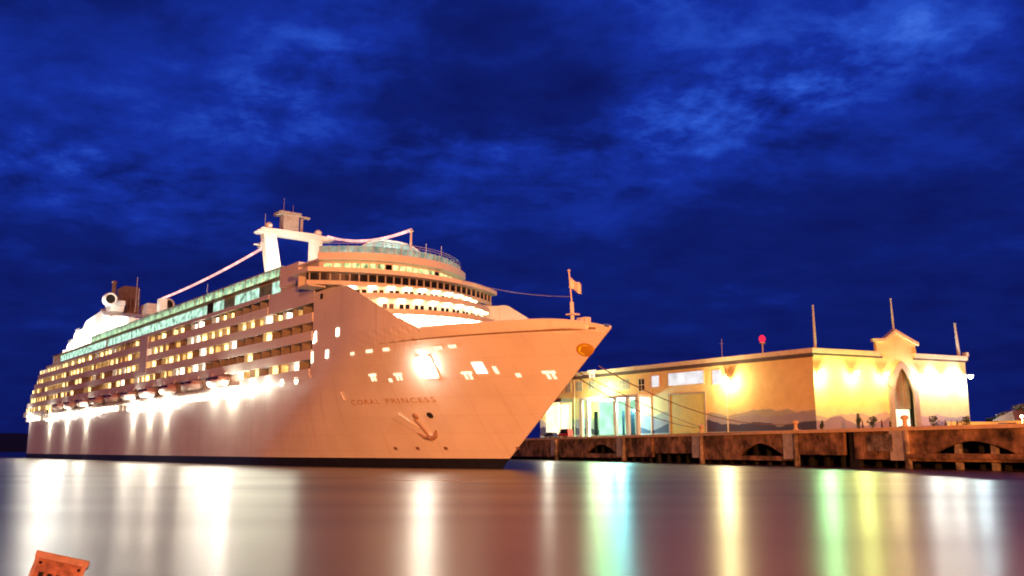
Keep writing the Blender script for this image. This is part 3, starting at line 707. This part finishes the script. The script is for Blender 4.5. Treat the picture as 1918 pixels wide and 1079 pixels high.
def bollard(u, label):
    t = thing('bollard', label, 'bollard', WW(u, -.1, T), 0, 'bollards along the wharf edge')
    t.scale = (S, S, S)
    q = MB(); q.lathe((0, 0, 0), [(.42, 0), (.42, .12), (.26, .22), (.24, .85), (.46, 1.0), (.48, 1.2), (.30, 1.38), (.05, 1.42)], 14); q.build('post', M['kerb'], t, smooth=True)
    q = MB(); q.box(-.6, .6, -.6, .6, 0, .09); q.build('base_plate', M['pale'], t)
    return t
bollard(60.0, 'pale bollard on the wharf edge where two ropes are tied, left of the sheds corner')
bollard(36.4, 'pale bollard on the wharf edge standing just below the corner of the yellow shed')
bollard(16.3, 'pale bollard on the wharf edge directly below the pointed arch doorway')
def rope(a, b, sag, label):
    q = MB(); q.tube(sagline(a, b, sag), .075, 5); tag(q.build('mooring_rope', M['deck']), label, 'rope', 'mooring ropes from the ship bow')
rope(SW(-12, -hy(-12, 13.6), 13.6), WW(60.0, -.1, T + .8), 1.6, 'slack mooring rope from the bow to the bollard left of the shed corner')
rope(SW(-12.6, -hy(-12.6, 13.6), 14.2), WW(60.2, -.1, T + .95), .5, 'taut mooring rope just above the slack one, ending at the same bollard')
rope(SW(-20, -1.2, 14.0), WW(36.4, -.1, T + .9), 2.6, 'long mooring rope from the bow to the bollard below the shed corner')

# ================================================================== THE TERMINAL SHED
CB = Vector((51.445 * S, 155.0 * S, TD)); DL = Vector((-.589422, .807826, 0)); DR = Vector((.919202, .393786, 0)); NL = Vector((-.807826, -.589422, 0)); NR = Vector((.393786, -.919202, 0))
shed = thing('warehouse', 'long yellow waterfront shed with a painted mountain mural, pointed arch doorway and wall lamps', 'warehouse', CB); shed.scale = (S, S, S)
def LW(u, d, z): p = DL * u + NL * d; return (p.x, p.y, z)
def RW(u, d, z): p = DR * u + NR * d; return (p.x, p.y, z)
def mural_mat(name, axis, base, grade, hills):
    """yellow wall with a mural of mountain ridges painted along its foot"""
    m = bpy.data.materials.new(name); m.use_nodes = True; nt = m.node_tree; g = NG(nt); b = nt.nodes['Principled BSDF']; b.inputs['Roughness'].default_value = .8
    tc = g.n('ShaderNodeTexCoord'); dp = g.n('ShaderNodeVectorMath', operation='DOT_PRODUCT'); g.ln(tc.outputs['Object'], dp.inputs[0]); dp.inputs[1].default_value = axis
    u = dp.outputs['Value']; sp = g.n('ShaderNodeSeparateXYZ'); g.ln(tc.outputs['Object'], sp.inputs[0]); z = sp.outputs[2]
    col = g.ramp(g.m('DIVIDE', z, 8.0), [(.25, grade), (.62, base)])
    nz = g.noise(tc.outputs['Object'], .5, 5, .6).outputs[0]
    for (h0, amp, sc_, seed, c) in hills:
        un = g.noise(g.m('ADD', g.m('MULTIPLY', u, sc_), seed), 1.0, 3, .45, dim='1D').outputs[0]
        h = g.m('ADD', h0, g.m('MULTIPLY', g.m('SUBTRACT', un, .5), amp))
        f = g.m('MULTIPLY', g.m('SUBTRACT', h, z), 6.0, clamp=True)
        col = g.mix(f, col, c)
    foot = g.m('MULTIPLY', g.m('SUBTRACT', .75, z), 8.0, clamp=True); col = g.mix(foot, col, (.45, .36, .36))
    col = g.mix(.35, col, g.ramp(nz, [(.3, (.62, .58, .55)), (.65, (1, 1, 1))]), 'MULTIPLY')
    g.ln(col, b.inputs['Base Color']); return m
mL = mural_mat('mural_wall_long', tuple(DL), (.85, .58, .24), (.68, .55, .45), [(4.3, 3.2, .13, 3.1, (.42, .36, .30)), (3.5, 3.6, .10, 9.4, (.36, .30, .36)), (2.2, 3.4, .12, 21.7, (.07, .055, .12))])  # long wall base more orange than the front, warm lighting put into the colour
mR = mural_mat('mural_wall_front', tuple(DR), (.86, .70, .32), (.84, .70, .52), [(3.4, 3.0, .16, 5.2, (.60, .44, .46)), (2.3, 2.8, .15, 12.9, (.34, .20, .34))])
M['cream'] = pmat('cream_trim', (.72, .58, .40), .7, var=.1); M['trimdk'] = pmat('dark_brown_trim', (.10, .06, .05), .7, var=.2)
M['archtrim'] = pmat('brown_arch_trim', (.42, .28, .20), .7, var=.15); M['doorgrey'] = pmat('grey_glazing', (.36, .36, .30), .3, var=.2, vscale=.7)
M['shutglow'] = emat('glowing_white_shutter', (.95, .90, .92), .95, .25, .4); M['rollup'] = pmat('yellow_roller_door', (.62, .42, .06), .6, var=.1)  # shutter panels emit: their bright lamplit look is put into the material
M['lit_green'] = emat('lit_green_hall', (.45, 1.0, .62), 1.25, .35, .35); M['lit_cream'] = emat('lit_cream_hall', (1.0, .95, .62), 1.5, .2, .4)
LL, RL, HW = 76.0, 36.0, 14.4
def mapped(fn, build):
    q = MB(); build(q); q.map(fn); return q
mapped(LW, lambda q: q.box(.0, LL, -.5, 0, 0, HW)).build('long_wall', mL, shed)
def rwall(q):
    q.box(.0, 16.2, -.5, 0, 0, HW); q.box(24.0, RL, -.5, 0, 0, HW)
    q.prism([(16.2, 12.7), (24.0, 12.7), (24.0, 14.7), (23.6, 16.6), (18.9, 18.1), (14.4, 16.3), (14.4, 14.4), (16.2, 14.4)], -.5, .02, axis='y')
    n = 12
    for i in range(n):
        ua = 17.1 + 5.8 * i / n; ub = 17.1 + 5.8 * (i + 1) / n; f = lambda u: 8.2 + 4.3 * (1 - abs((u - 20.0) / 2.9) ** 1.6)
        q.prism([(ua, f(ua)), (ub, f(ub)), (ub, 12.7), (ua, 12.7)], -.5, .0, axis='y')
    q.box(16.2, 17.1, -.5, 0, 0, 12.7); q.box(22.9, 24.0, -.5, 0, 0, 12.7)
mapped(RW, rwall).build('front_wall', mR, shed)
# roof and hidden walls
q = MB(); c = [LW(.4, -.4, 0), LW(LL, -.4, 0), tuple(Vector(LW(LL, 0, 0)) + Vector(RW(RL, 0, 0))), RW(RL, -.4, 0)]
q.prism([(p[0], p[1]) for p in c], 13.2, 13.5); q.build('roof', M['trimdk'], shed)
q = MB(); q.add([(*c[2][:2], 0), (*c[1][:2], 0), (*c[1][:2], 13.2), (*c[2][:2], 13.2)], [(0, 1, 2, 3)]); q.add([(*c[2][:2], 0), (*c[3][:2], 0), (*c[3][:2], 13.2), (*c[2][:2], 13.2)], [(0, 1, 2, 3)]); q.build('rear_wall', M['cream'], shed)
# parapet bands
mapped(LW, lambda q: q.box(-.35, LL, .0, .45, 13.75, 14.55)).build('parapet', M['cream'], shed)
mapped(LW, lambda q: q.box(-.25, LL, .0, .28, 13.05, 13.72)).build('gutter', M['trimdk'], shed)
for a, b in ((-.35, 14.9), (23.2, RL + .3)): mapped(RW, lambda q: q.box(a, b, .0, .45, 13.75, 14.55)).build('parapet', M['cream'], shed)
for a, b in ((-.3, 15.6), (23.0, RL + .1)): mapped(RW, lambda q: q.box(a, b, .0, .22, 13.4, 13.72)).build('gutter', M['trimdk'], shed)
def coping(q):
    pts = [(13.9, 16.3), (16.2, 16.4), (18.9, 18.2), (23.0, 16.5), (24.3, 16.0)]
    for a, b in zip(pts[:-1], pts[1:]): q.prism([a, b, (b[0], b[1] + .55), (a[0], a[1] + .55)], -.6, .5, axis='y')
mapped(RW, coping).build('gable_coping', M['cream'], shed)
mapped(RW, lambda q: q.box(RL + .1, RL + .7, -.5, .4, 14.56, 15.3)).build('parapet_knob', M['cream'], shed)
def archtrim(q):
    f = lambda u, r, t: 8.2 + t * (1 - abs((u - 20.0) / r) ** 1.6); n = 16
    for i in range(n):
        ua = 17.1 + 5.8 * i / n; ub = 17.1 + 5.8 * (i + 1) / n
        sa = 20 + (ua - 20) * .80; sb = 20 + (ub - 20) * .80; ta = 20 + (ua - 20) * 1.22; tb = 20 + (ub - 20) * 1.22
        q.prism([(sa, f(ua, 2.9, 4.3) - .75), (sb, f(ub, 2.9, 4.3) - .75), (tb, f(ub, 2.9, 4.3) + .45), (ta, f(ua, 2.9, 4.3) + .45)], .01, .3, axis='y')
    q.box(16.46, 17.68, .01, .3, 0, 8.0); q.box(22.32, 23.54, .01, .3, 0, 8.0)
mapped(RW, archtrim).build('arch_trim', M['archtrim'], shed)
mapped(RW, lambda q: q.box(17.2, 22.8, -1.3, -1.1, 4.6, 12.6)).build('arch_glazing', M['doorgrey'], shed)
def mull(q):
    for u in (18.6, 20, 21.4): q.box(u - .08, u + .08, -1.1, -1.0, 4.6, 12)
    for z in (6.2, 8.0, 9.8): q.box(17.3, 22.7, -1.1, -1.0, z, z + .12)
mapped(RW, mull).build('arch_mullion', M['archtrim'], shed)
mapped(RW, lambda q: q.box(17.7, 22.3, -1.2, -1.0, 0, 4.5)).build('lit_doorway', M['lit_cream'], shed)
# long side: windows, shutters, roller door, porch
def lbox(u, z, w_, h, mat, name, d0=.0, d1=.12): return mapped(LW, lambda q: q.box(u - w_ / 2, u + w_ / 2, d0 + .01, d1, z - h / 2, z + h / 2)).build(name, mat, shed)
def window(u, z, w_, h, n, dark=True):
    f = lbox(u, z, w_ + .3, h + .3, M['cream'], 'window', 0, .10)
    q = MB(); q.box(u - w_ / 2, u + w_ / 2, .105, .13, z - h / 2, z + h / 2); q.map(LW); q.build('pane', M['dkglass'] if dark else M['doorgrey'], f)
    q = MB()
    for i in range(1, n): q.box(u - w_ / 2 + w_ * i / n - .06, u - w_ / 2 + w_ * i / n + .06, .13, .17, z - h / 2, z + h / 2)
    q.box(u - w_ / 2, u + w_ / 2, .13, .165, z - .05, z + .05); q.map(LW); q.build('sash', M['cream'], f)
window(65.4, 11.3, 1.6, 2.0, 2, False); window(61.6, 11.4, 2.0, 2.0, 2, False); window(57.3, 11.4, 1.9, 1.8, 2, False); window(48.6, 11.0, 6.6, 2.0, 6, False); window(41.6, 10.6, 1.6, 2.4, 2)
for u, w_, z, h in ((37.6, 2.0, 11.1, 2.2), (29.3, 9.2, 11.2, 2.4), (21.4, 1.9, 10.9, 2.6)):
    f = lbox(u, z, w_ + .35, h + .35, M['cream'], 'shutter_frame', 0, .12); q = MB(); q.box(u - w_ / 2, u + w_ / 2, .125, .16, z - h / 2, z + h / 2); q.map(LW); q.build('glowing_shutter', M['shutglow'], f)
lbox(29.2, 4.3, 9.2, 7.6, M['rollup'], 'roller_door', 0, .1)
mapped(LW, lambda q: (q.box(24.3, 24.6, .02, .2, .5, 8.3), q.box(33.8, 34.1, .02, .2, .5, 8.3), q.box(24.3, 34.1, .02, .25, 8.1, 8.4))).build('door_frame', M['archtrim'], shed)
# porch with the bright hall behind
mapped(LW, lambda q: (q.box(39.2, 57.6, .1, 3.6, 7.9, 8.5))).build('porch_roof', M['white'], shed)
mapped(LW, lambda q: q.box(42.6, 55.0, .02, .08, .6, 7.6)).build('lit_hall', M['lit_green'], shed)
for u in (39.7, 42.6, 46.3, 55.0, 57.2): mapped(LW, lambda q: q.box(u - .42, u + .42, 2.9, 3.5, 0, 7.9)).build('porch_column', M['white'], shed)
for u, w_ in ((55.9, 1.1), (47.3, .8), (44.6, 1.6)): lbox(u, 3.0, w_, 5.2, M['dkglass'], 'door_leaf', .09, .16)
mapped(LW, lambda q: q.box(64.0, 74.0, .05, 3.4, 8.0, 8.7)).build('canopy', M['trimdk'], shed)
mapped(LW, lambda q: q.box(64.4, 73.6, .02, .1, .4, 7.6)).build('lit_entrance', M['lit_cream'], shed)
for u in (64.2, 68.1): mapped(LW, lambda q: q.box(u, u + .55, .1, .5, .3, 7.9)).build('entrance_post', M['cream'], shed)
for u in (19.0, 39.0, 63.2): mapped(LW, lambda q: q.box(u, u + .2, .02, .16, 0, 13.0)).build('drain_pipe', M['cream'], shed)

def wall_lamp(fn, u, z, power, col, glow, rad=.35, d=1.3):
    q = MB(); q.box(u - .08, u + .08, .0, d - .3, z + .35, z + .5); q.box(u - .45, u + .45, d - .55, d + .25, z + .3, z + .42); q.map(fn); o = q.build('wall_lamp', M['steel'], shed)
    q = MB(); q.lathe((u, d - .15, z), [(.12, -.3), (.36, -.1), (.4, .15), (.3, .3)], 12); q.map(fn); q.build('bulb', emat('lamp_bulb', col, glow), o, smooth=True)
    o_ = Vector(fn(u, d, 0)) - Vector(fn(u, 0, 0)); point('added_water_beam', fn(u, d + .6, z), power * S * S * 1.7, col, shed, rad, spot=((o_.x, o_.y, -.1), 130))  # extra spot added at each lamp to strengthen its streak on the water
    point('lamp_light', fn(u, d + .5, z - .2), power * S * S * .78, col, shed, rad)
GRN = (.42, 1.0, .42); YG = (.88, 1.0, .28); YEL = (1.0, .82, .38); WHT = (.92, .95, .86)
wall_lamp(LW, 18.2, 10.2, 6000, YEL, 60)
wall_lamp(RW, .6, 10.2, 3600, GRN, 60); wall_lamp(RW, 8.4, 10.3, 3000, YG, 60); wall_lamp(RW, 15.2, 10.4, 2000, YEL, 45)
wall_lamp(RW, 24.6, 10.5, 2600, WHT, 50); wall_lamp(RW, 29.6, 10.4, 2600, WHT, 50); wall_lamp(RW, 35.7, 10.6, 3400, (.75, .95, .95), 60)
point('hall_light', LW(50.5, 2.2, 6.6), 15000 * S * S * .8, (.32, 1.0, .36), shed, .5); point('hall_light', LW(46.0, 2.4, 5.8), 11000 * S * S, (.28, .90, 1.0), shed, .5)
point('porch_light', LW(52.5, 3.8, 9.2), 5000 * S * S, (.8, 1.0, .55), shed, .4); point('entrance_light', LW(69.5, 2.8, 5.4), 3000 * S * S, (1, .95, .75), shed, .4)

# poles on the roof, antenna and red beacon
def pole(p, h, r, label, lean=0):
    t = thing('flagpole', label, 'flagpole', p, 0, 'bare flagpoles on the shed roof'); t.scale = (S, S, S)
    q = MB(); q.tube([(0, 0, -.8), (-lean * .4, 0, h * .4), (-lean, 0, h)], [r, r * .85, r * .55], 8); q.build('shaft', M['steel'], t)
    q = MB(); q.lathe((-lean, 0, h), [(.05, 0), (r * .9, .12), (.05, .3)], 8); q.build('finial', M['steel'], t)
pole(CB + S * Vector(RW(.7, .0, 14.55)), 7.3, .28, 'bare flagpole rising from the corner of the shed roof, leftmost of the three')
pole(CB + S * Vector(RW(18.9, .0, 18.6)), 5.6, .22, 'bare flagpole on the peak of the gable above the arch doorway', .15)
pole(CB + S * Vector(RW(34.6, .0, 14.55)), 6.0, .34, 'short stout flagpole at the far right end of the shed roof', .3)
t = thing('antenna', 'thin grey antenna rod standing behind the long shed parapet', 'antenna', CB + S * Vector(LW(22.5, -3, 13.4))); t.scale = (S, S, S)
q = MB(); q.tube([(0, 0, 0), (0, 0, 5.2)], .05, 5); q.tube([(-.4, 0, 4.2), (.4, 0, 4.2)], .03, 4); q.build('rod', M['steel'], t)
bx = CB + S * Vector(LW(13.6, -4, 13.4)); t = thing('beacon', 'red warning beacon glowing on a short mast above the long shed roof', 'beacon', bx); t.scale = (S, S, S)
q = MB(); q.tube([(0, 0, 0), (0, 0, 3.6)], .16, 6); q.lathe((0, 0, 3.4), [(.5, 0), (.6, .15), (.5, .3)], 10); q.build('mast', M['steel'], t)
q = MB(); q.lathe((0, 0, 3.7), [(.3, 0), (.6, .4), (.62, .75), (.4, 1.2), (.1, 1.35)], 14); q.build('lens', M['red'], t, smooth=True)
point('beacon_light', (0, -1.2, 4.6), 60, (1, .03, .06), t, .4)

# ------------------------------------------------------------------ people, vehicles, plants on the wharf
def body_mesh(name, stride, arm, shirt, trousers, skin, hair):
    J = {'hip': (0, 0, .95), 'waist': (0, 0, 1.12), 'chest': (0, 0, 1.36), 'neck': (0, 0, 1.52), 'head': (0, -.01, 1.62), 'top': (0, 0, 1.75)}
    R_ = {'hip': .15, 'waist': .13, 'chest': .16, 'neck': .06, 'head': .10, 'top': .07}
    E_ = [('hip', 'waist'), ('waist', 'chest'), ('chest', 'neck'), ('neck', 'head'), ('head', 'top')]
    for sg, n in ((1, 'l'), (-1, 'r')):
        st = stride * sg
        J.update({'th' + n: (.10 * sg, 0, .88), 'kn' + n: (.11 * sg, st * .5 - .03, .50), 'an' + n: (.11 * sg, st, .09), 'to' + n: (.12 * sg, st - .17, .04),
                  'sh' + n: (.19 * sg, 0, 1.42), 'el' + n: (.25 * sg, -st * .4 + .03, 1.15), 'wr' + n: (.25 * sg, -st * .7 - arm, .92 + arm * .5), 'ha' + n: (.24 * sg, -st * .8 - arm * 1.2, .82 + arm * .6)})
        R_.update({'th' + n: .09, 'kn' + n: .06, 'an' + n: .045, 'to' + n: .04, 'sh' + n: .065, 'el' + n: .05, 'wr' + n: .035, 'ha' + n: .04})
        E_ += [('hip', 'th' + n), ('th' + n, 'kn' + n), ('kn' + n, 'an' + n), ('an' + n, 'to' + n), ('chest', 'sh' + n), ('sh' + n, 'el' + n), ('el' + n, 'wr' + n), ('wr' + n, 'ha' + n)]
    ks = list(J); me = bpy.data.meshes.new(name + '_sk'); me.from_pydata([J[k] for k in ks], [(ks.index(a), ks.index(b)) for a, b in E_], [])
    o = bpy.data.objects.new(name + '_sk', me); COL.objects.link(o); o.modifiers.new('skin', 'SKIN'); sb_ = o.modifiers.new('sub', 'SUBSURF'); sb_.levels = 1
    for k, v in zip(ks, me.skin_vertices[0].data): v.radius = (R_[k], R_[k] * (.75 if k in ('hip', 'waist', 'chest') else 1)); v.use_root = (k == 'hip')
    dg = bpy.context.evaluated_depsgraph_get(); out = bpy.data.meshes.new_from_object(o.evaluated_get(dg)); bpy.data.objects.remove(o)
    for c in (shirt, trousers, skin, hair): out.materials.append(pmat(name + '_cloth', c, .8, var=.1, vscale=6))
    for p in out.polygons:
        z = p.center.z; x = abs(p.center.x); p.use_smooth = True
        p.material_index = 3 if z > 1.66 or (z > 1.58 and p.center.y > .04) else (2 if z > 1.48 or (z < 1.0 and x > .2) else (0 if z > .98 else 1))
    return out
POSES = [body_mesh('person', .18, .0, (.08, .08, .12), (.03, .03, .05), (.35, .2, .13), (.02, .015, .01)), body_mesh('person', .06, .18, (.30, .12, .06), (.05, .05, .07), (.35, .2, .13), (.02, .015, .01)),
         body_mesh('person', .12, .05, (.55, .5, .45), (.06, .05, .06), (.35, .2, .13), (.03, .02, .01))]
def person(x, y, pose, rz, label, scl=1.0):
    o = bpy.data.objects.new('person', POSES[pose]); COL.objects.link(o); o.location = (x, y, TD); o.rotation_euler = (0, 0, rz); o.scale = (scl,) * 3
    tag(o, label, 'person', 'people strolling in front of the shed')
def rp(px, d): return (px - 959) / 1700 * .9844 * d * S, d * S      # bearing and distance from the viewer's quay
for u, d, ps, rz, lb in ((1619, 131, 0, 1.3, 'person in dark clothes strolling beside the tall shrub, left of the arch doorway'), (1655, 128, 1, 1.6, 'person in a rust shirt walking just left of the arch doorway'),
                         (1671, 130, 0, -1.2, 'person in dark clothes at the left foot of the arch doorway'), (1711, 129, 0, 1.8, 'person in dark clothes at the right foot of the arch doorway'),
                         (1763, 131, 2, 1.5, 'person in a pale shirt beside the loose shrub right of the arch'), (1775, 130, 1, -1.5, 'person in a rust shirt walking next to a pale shirted companion'),
                         (1786, 133, 2, 1.2, 'person in a pale shirt walking alone near the right end of the shed'), (1797, 131, 0, 1.6, 'person in dark clothes near the shed end, beside the bushy shrub')):
    x, y = rp(u, d); person(x, y, ps, rz, lb, 1.12)

def leaf_mat(name, c):
    return pmat(name, c, .7, var=.5, vscale=2.0)
M['leaf'] = leaf_mat('shrub_leaves', (.055, .075, .025)); M['leafo'] = leaf_mat('tree_leaves', (.09, .075, .03)); M['bark'] = pmat('bark', (.12, .08, .05), .9, var=.3, vscale=4)
def foliage(c, rad, n, size, seed, clumps=7):
    rr = random.Random(seed); q = MB(); cs = []
    for i in range(clumps):
        a = rr.uniform(0, 6.28); k = rr.uniform(.2, .75); cs.append((c[0] + rad[0] * k * math.cos(a), c[1] + rad[1] * k * math.sin(a), c[2] + rad[2] * rr.uniform(-.5, .7), rr.uniform(.3, .55)))
    for i in range(n):
        cc = rr.choice(cs); v = Vector((rr.gauss(0, 1), rr.gauss(0, 1), rr.gauss(0, 1))).normalized() * rr.uniform(.4, 1) ** .5
        p = Vector((cc[0] + v.x * rad[0] * cc[3], cc[1] + v.y * rad[1] * cc[3], cc[2] + v.z * rad[2] * cc[3]))
        a = Vector((rr.gauss(0, 1), rr.gauss(0, 1), rr.gauss(0, 1))).normalized(); b = a.orthogonal().normalized(); s = size * rr.uniform(.6, 1.4)
        q.add([p - a * s, p + b * s * .5, p + a * s, p - b * s * .5], [(0, 1, 2, 3)])
    return q
def shrub(u, d, h, w_, seed, label):
    x, y = rp(u, d); t = thing('shrub', label, 'shrub', (x, y, TD), 0, 'shrubs in front of the shed')
    foliage((0, 0, h * .62), (w_, w_, h * .5), 420, .16, seed, 6).build('foliage', M['leaf'], t, fix=False)
    q = MB(); [q.tube([(0, 0, 0), (.15 * i - .15, .1 * (i - 1), h * .6)], [.06, .03], 5) for i in range(3)]; q.build('stem', M['bark'], t)
shrub(1612, 138, 3.0, .7, 3, 'tall dark shrub before the shed front, farther left of the two left ones'); shrub(1637, 138, 2.6, 1.1, 4, 'wide dark shrub before the shed front, between the tall shrub and the arch')
shrub(1752, 140, 2.9, .9, 5, 'loose shrub beside the shed front just right of the arch'); shrub(1812, 140, 2.9, 1.1, 6, 'bushy shrub at the right corner of the shed')
shrub(1542, 133, 1.7, .45, 8, 'small low shrub alone under the lilac mural, near the shed corner')

def tree(p, h, rad, seed, label):
    t = thing('tree', label, 'tree', p, 0, 'trees beyond the shed')
    rr = random.Random(seed); q = MB(); q.tube([(0, 0, -.1), (.1, .1, h * .35), (.0, .2, h * .75)], [.26, .2, .09], 8)
    for i in range(6): a = i * 1.05; q.tube([(.05, .1, h * (.35 + .05 * i)), (rad * .6 * math.cos(a), rad * .6 * math.sin(a), h * (.62 + .05 * i))], [.10, .03], 6)
    q.build('trunk', M['bark'], t)
    foliage((0, 0, h * .74), (rad, rad, h * .26), 1500, .28, seed, 12).build('crown', M['leafo'], t, fix=False)
    return t
def gp(px_tan, d): return (px_tan * d, d)
for k, (tx, d, h, rad, lb) in enumerate(((.556, 150, 7.5, 4.2, 'spreading orange-lit tree at the right edge beyond the shed'), (.535, 176, 6.4, 3.6, 'darker small tree standing behind the orange-lit one'), (.60, 160, 8.5, 4.5, 'tall tree cut off by the right picture border'))):
    tree((tx * d * S, d * S, TD), h * .8, rad * 1.1, 40 + k, lb)

def make_car(name, label, p, rz, col, L_=4.3, h=1.5, van=False, group=None):
    t = thing(name, label, 'van' if van else 'car', p, rz, group); H = L_ / 2
    paint = pmat(name + '_paint', col, .3, var=.05)
    side = [(-H, .35), (-H, .95), (-H + .1, h * .95 if van else 1.0), (-H + .2, h) if van else (-H * .72, h * .98), (H * .35, h), (H * .62, 1.02), (H * .97, .88), (H, .6), (H * .98, .35)]
    q = MB(); q.prism(side, -.85, .85, axis='y'); q.build('body', paint, t)
    q = MB(); g0 = [(-H * .85 if van else -H * .62, 1.08), (-H * .85 if van else -H * .56, h - .12), (H * .30, h - .12), (H * .50, 1.08)]
    q.prism(g0, .86, .88, axis='y'); q.prism(g0, -.88, -.86, axis='y'); q.build('side_window', M['dkglass'], t)
    for x in (-H * .62, H * .62):
        for sg in (1, -1):
            q = MB(); q.lathe((x, sg * .82 - .1, .33), [(.33, 0), (.35, .04), (.35, .18), (.33, .22)], 16, axis='y'); wl = q.build('wheel', M['dark'], t)
            q = MB(); q.lathe((x, sg * .82 - .12, .33), [(.2, 0), (.2, .26)], 12, axis='y'); q.build('rim', M['steel'], wl)
    for sg in (1, -1):
        q = MB(); q.box(H - .02, H + .03, sg * .6 - .16, sg * .6 + .16, .66, .82); q.build('headlight', M['white'], t)
        q = MB(); q.box(-H - .03, -H + .02, sg * .65 - .1, sg * .65 + .1, .75, .95); q.build('tail_light', M['orange'], t)
    return t
lp = lambda u, d: tuple(CB + S * Vector(LW(u, d, 0)))
make_car('parked_van', 'red van parked on the wharf left of the bright porch', lp(60.0, 5.6), math.atan2(DL.y, DL.x), (.45, .03, .03), 4.6, 2.3, True)
make_car('parked_car', 'dark blue car parked between the lit entrance and the red van', lp(65.5, 5.2), math.atan2(DL.y, DL.x), (.03, .03, .10), 4.2, 1.5)
make_car('parked_car', 'pale car parked at the right end of the wharf beyond the shed', (73.5 * S, 139 * S, TD), .3, (.70, .62, .50), 4.3, 1.5)
make_car('parked_car', 'dark red car parked under the trees at the right edge', (77.5 * S, 143 * S, TD), .25, (.25, .05, .03), 4.2, 1.45)
# a lit low wall with a small lamp by the trees
t = thing('yard_lamp', 'small yard lamp glowing yellow among the trees at the right edge', 'lamp', (76.5 * S, 137.5 * S, TD))
q = MB(); q.tube([(0, 0, 0), (0, 0, 2.6)], .07, 6); q.build('post', M['steel'], t); q = MB(); q.lathe((0, 0, 2.6), [(.1, 0), (.24, .15), (.24, .4), (.08, .55)], 10); q.build('bulb', M['lampw'], t)
point('yard_light', (0, -.9, 2.7), 9000, (1, .50, .12), t, .3)
q = MB(); q.box(69.5 * S, 90 * S, 146.0 * S, 146.4 * S, TD, TD + 2.2); tag(q.build('yard_wall', M['kerb']), 'low pale wall running right from the end of the shed', 'wall')

qy = MB(); qy.box(-60, 90, -70, -8, -1, 1.3); tag(qy.build('near_quay', M['paving']), kind='structure')
t = thing('floodlight_mast', 'tall steel mast with a sodium floodlight on the near quay', 'lamp post', (16, -32, 1.3))
q = MB(); q.tube([(0, 0, 0), (0, 0, 13)], [.28, .16], 10); q.box(-.9, .9, -.3, .3, 13, 13.25); q.build('mast', M['steel'], t)
q = MB(); q.box(-.8, .8, -.2, .25, 12.5, 12.98); q.build('lamp_head', M['lampw'], t)
point('sodium_light', (0, .9, 12.7), SODIUM, (1, .295, .07), t, .5, spot=((.03, 1, .02), 70))

make_car('parked_car', 'grey car parked beside the pale car beyond the shed end', (71.0 * S, 131 * S, TD), .35, (.30, .28, .26), 4.3, 1.5)
t = thing('kiosk', 'small kiosk with a low tiled hip roof among the trees at the right edge', 'kiosk', (82.5 * S, 149 * S, TD), .3)
q = MB(); q.box(-3.2, 3.2, -2.2, 2.2, 0, 2.6); q.build('wall', M['cream'], t)
q = MB(); q.add([(-4.2, -3, 2.5), (4.2, -3, 2.5), (4.2, 3, 2.5), (-4.2, 3, 2.5), (-1.6, 0, 4.6), (1.6, 0, 4.6)], [(0, 1, 5, 4), (1, 2, 5), (2, 3, 4, 5), (3, 0, 4), (3, 2, 1, 0)]); q.build('roof', M['brown'], t)
q = MB(); q.box(-1.6, 1.6, -2.26, -2.21, .9, 2.2); q.build('window', M['lit_cabin'], t)
# ------------------------------------------------------------------ near corner: red box on a rocky ledge
def near(px, py, d):
    x = (px - 959) / 1700 * d; return x, d
M['redwood'] = pmat('faded_red_wood', (.46, .20, .14), .7, var=.55, vscale=14); M['redpale'] = pmat('worn_pink_rim', (.62, .36, .28), .6, var=.25, vscale=8)
bxp = (-3.43, 7.0, 1.645)
box = thing('wooden_box', 'tilted weathered red wooden box with a worn rim and dark slots in the near corner', 'box', bxp, R(-33))
box.scale = (.74, .7, .7); box.rotation_euler = (R(-9), R(15), R(22))
q = MB(); q.box(-.22, .22, -.20, .20, 0, .43); q.build('body', M['redwood'], box)
q = MB(); q.box(-.25, .25, -.235, -.2, .40, .47); q.box(-.25, .25, .2, .235, .40, .47); q.box(-.25, -.215, -.2, .2, .40, .47); q.box(.215, .25, -.2, .2, .40, .47); q.box(-.214, .214, -.199, .199, .431, .45); q.build('rim', M['redpale'], box)
q = MB(); q.box(-.24, -.205, -.222, -.203, 0, .40); q.box(.205, .24, -.222, -.203, 0, .40); q.build('batten', M['redpale'], box)
for x in (-.2, .2):
    for z in (.06, .36): q = MB(); q.lathe((x + .02 * (1 if x < 0 else -1), -.222, z), [(.016, 0), (.014, -.012), (.002, -.014)], 8, axis='y'); q.build('bolt', M['dark'], box)
for x in (-.14, -.06, .02, .10): q = MB(); q.box(x - .022, x + .022, -.212, -.198, .04, .27); q.build('slot', M['dark'], box)
rk = MB(); rr = random.Random(5); rows = []
for i in range(12):
    th_ = 2 * math.pi * i / 12; rows.append([(-3.62 + (.62 + .2 * rr.random()) * f * math.cos(th_), 6.9 + (.8 + .2 * rr.random()) * f * math.sin(th_), z + .05 * rr.random()) for f, z in ((.05, 1.74), (.55, 1.70), (.85, 1.45), (1.05, .6), (1.15, -.4))])
rows.append(rows[0]); rk.grid(rows); tag(rk.build('rock', M['pale']), 'rough pale rock under the red box at the water edge', 'rock')
